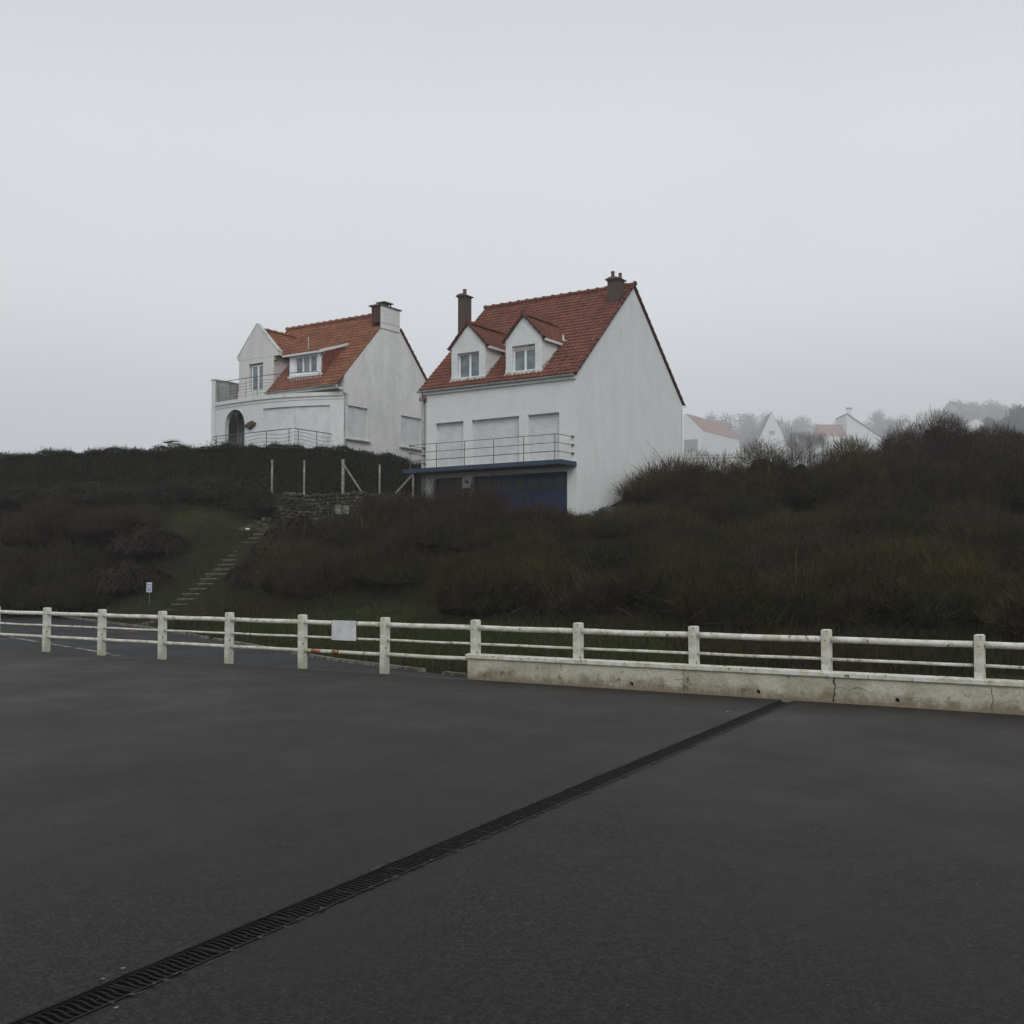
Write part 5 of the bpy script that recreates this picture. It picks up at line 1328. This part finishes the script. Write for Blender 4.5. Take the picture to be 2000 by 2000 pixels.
# nearest misty house: gable end at left, long red roof falling to the right
def fh(px, py, Y, label, w, d, he, hr, deg, mroof, dx=0, **k):
    x, z = atp(px, py, Y); s_ = FS
    ch = k.get('chim'); ex = k.get('extra')
    return far_house(label, x + dx, Y * FS, z, w * s_, d * s_, he * s_, hr * s_, math.radians(deg), mroof, tuple(q * s_ for q in ch) if ch else None,
                     [(a * s_, b * s_, c * s_, e * s_, n_) for a, b, c, e, n_ in ex] if ex else None)
fh(1342, 886, 230, 'misty house with pink red roof just right of the gabled house', 7.2, 20, 4.7, 8.35, -33.3, M['tile_far'], extra=[(-2.2, 2.4, .3, 2.9, 'window'), (-2.4, 2.7, 2.9, 3.1, 'lintel'), (2.4, 2.7, -.5, 2.9, 'pier')])
fh(1508, 868, 320, 'misty white house showing only a pointed gable, in the middle of the far houses', 7.4, 12, 1.6, 9.6, -4, M['farleaf'], extra=[(-.8, .8, 2.8, 4.0, 'window')])
# house with a tall end wall: chimney on the high side, roof line dropping to the right
x, z = atp(1654, 862, 270); s_ = FS
e = empty('far_house', (x, 270 * FS, z), 0, label='misty house with white chimney and a half gable sloping down to the right', cat='house')
m = MB(); m.prism([(0, -8), (8.6 * s_, -8), (8.6 * s_, .6 * s_), (.1 * s_, 6.6 * s_), (0, 6.6 * s_)], 0, 9 * s_, 'y'); m.build('wall', M['render'], e)
m = MB(); m.prism([(-.2, 6.75 * s_), (.15 * s_, 6.95 * s_), (9.0 * s_, .65 * s_), (9.0 * s_, .35 * s_), (.1 * s_, 6.62 * s_), (-.2, 6.5 * s_)], -.5, 9.4 * s_, 'y'); m.build('roof', M['farleaf'], e)
m = MB(); m.box(.1 * s_, 1.3 * s_, .3, 1.6, 5.5 * s_, 8.0 * s_); ch_ = m.build('chimney', M['render'], e); m = MB(); m.box(-.1, 1.45 * s_, .1, 1.8, 8.0 * s_, 8.35 * s_); m.build('chimney_cap', M['cap'], ch_)
m = MB(); m.box(-6.0 * s_, -.02, 1.0, 8 * s_, -8, 1.4 * s_); m.build('wing_wall', M['render'], e)
m = MB(); m.prism([(.6, 1.3 * s_), (4.2 * s_, 4.7 * s_), (8 * s_, 1.3 * s_)], -6.3 * s_, -.03, 'x'); m.build('wing_roof', M['tile_far'], e)
fh(1766, 852, 340, 'small misty white outbuilding left of the tallest shrub', 4.2, 5, 3.9, 4.3, 0, M['trim'])
fh(1908, 850, 330, 'small misty white cottage right of the tallest shrub', 5.5, 6, 3.9, 5.0, 20, M['farleaf'])
vl = fh(1856, 826, 400, 'misty grey roofed villa high on the right hill', 11, 12, 2.0, 8.0, -50, M['farleaf'], extra=[(-1.2, 1.2, 2.2, 3.6, 'window')])
[c for c in bpy.data.objects if c.parent == vl and c.name.startswith('wall')][0].data.materials[0] = M['conc']
def far_tree(label, px, py, Y, wpx, mt='farleaf', seed=0, bare=False, n=4200, group='misty trees on the far hill'):
    rng = np.random.default_rng(seed + 900); x, zt = atp(px, py, Y); Y = Y * FS; r = wpx / 2167 * Y / 2
    x += 0; zb = zt - r * 2.6; h = zt - zb
    e = empty('tree', (x, Y, zb), 0, label=label, cat='tree', group=group)
    LC = []
    for i in range(14):
        a = rng.uniform(0, 6.28); q = rng.uniform(0, .75); LC.append((np.array([math.cos(a) * r * q, math.sin(a) * r * q, h * (.22 + .60 * rng.random() * (1 - .45 * q))]), np.array([r * rng.uniform(.28, .5)] * 2 + [h * rng.uniform(.10, .18)])))
    idx = rng.integers(0, 14, n); C = np.array([c for c, _ in LC])[idx]; R_ = np.array([q for _, q in LC])[idx]
    D = unit(rng.normal(size=(n, 3))); P = C + D * R_ * rng.uniform(.4, 1.1, n)[:, None]
    if bare:
        tri_mesh('crown', *twig_arrays(P, D + np.array([0, 0, .9]), rng.uniform(.5, 1.6, n) * r / 4, rng.uniform(.02, .04, n) * r / 4, rng=rng), M[mt], e)
    else: tri_mesh('crown', *leaf_arrays(P, D, rng.uniform(.03, .06, n) * r, rng), M[mt], e)
    m = MB(); m.tube([(0, 0, -4), (.05 * r, 0, h * .4), (0, 0, h * .75)], [.07 * r, .05 * r, .02 * r], 7)
    for i in range(6):
        c = LC[i][0]; m.tube([(0, 0, h * .2), (c[0] * .5, c[1] * .5, (h * .2 + c[2]) / 2), tuple(c)], [.03 * r, .02 * r, .01 * r], 5)
    m.build('trunk', M['bark'], e)
rt = random.Random(4)
sky_l = [(1335, 818), (1370, 796), (1400, 788), (1440, 792), (1462, 796), (1500, 800), (1560, 800), (1620, 812), (1660, 805), (1700, 792), (1740, 788), (1780, 800), (1810, 800), (1850, 775), (1900, 764), (1950, 768), (2010, 770)]
xs2 = [p[0] for p in sky_l]; ys2 = [p[1] for p in sky_l]
i = 0
for row, (Yr, dy, w0) in enumerate(((440, -2, 84), (400, 10, 88), (350, 28, 80))):
    px = 1345 + row * 11
    while px < 2010:
        py = float(np.interp(px, xs2, ys2)) + dy + rt.uniform(-5, 7)
        where = ('behind the pink roofed misty house' if px < 1480 else 'between the pointed gable and the white chimney house' if px < 1660 else 'behind and right of the white chimney house' if px < 1815 else 'on the crest above the tallest shrub')
        far_tree('pale misty tree ' + where, px, py, Yr, w0 * rt.uniform(.85, 1.3), seed=i, n=3600); i += 1
        px += w0 * rt.uniform(.36, .52)
far_tree('dark bluish conifer rising at the right edge behind the shrubs', 1978, 776, 190, 105, 'farpine', 61, n=9000, group='dark trees at the right edge')
far_tree('dark bluish conifer at the right edge, the lower left one', 1940, 800, 195, 70, 'farpine', 62, n=6000, group='dark trees at the right edge')
for j, (px, py, w, lb) in enumerate(((1545, 830, 46, 'bare grey tree right of the pointed misty gable'), (1580, 826, 52, 'bare grey tree midway between pointed gable and white chimney'), (1606, 838, 40, 'bare grey tree just left of the orange misty roof'))):
    far_tree(lb, px, py, 95, w, 'twig_purple', 70 + j, bare=True, n=2600, group='bare grey trees before the far houses')

# ------------------------------------------------------------------ haze
hz = MB(); hz.box(-1250, 1250, -420, 1900, -6, 290)
hm = bpy.data.materials.new('haze'); hm.use_nodes = True; t = hm.node_tree; t.nodes.clear()
out = N(t, 'ShaderNodeOutputMaterial'); pv = N(t, 'ShaderNodeVolumePrincipled', Density=.00066, Anisotropy=.0)
pv.inputs['Color'].default_value = (.965, .98, 1, 1); t.links.new(pv.outputs[0], out.inputs['Volume'])
tag(hz.build('haze', hm), kind='stuff', label='pale sea mist filling the air and hiding the hill', cat='haze')
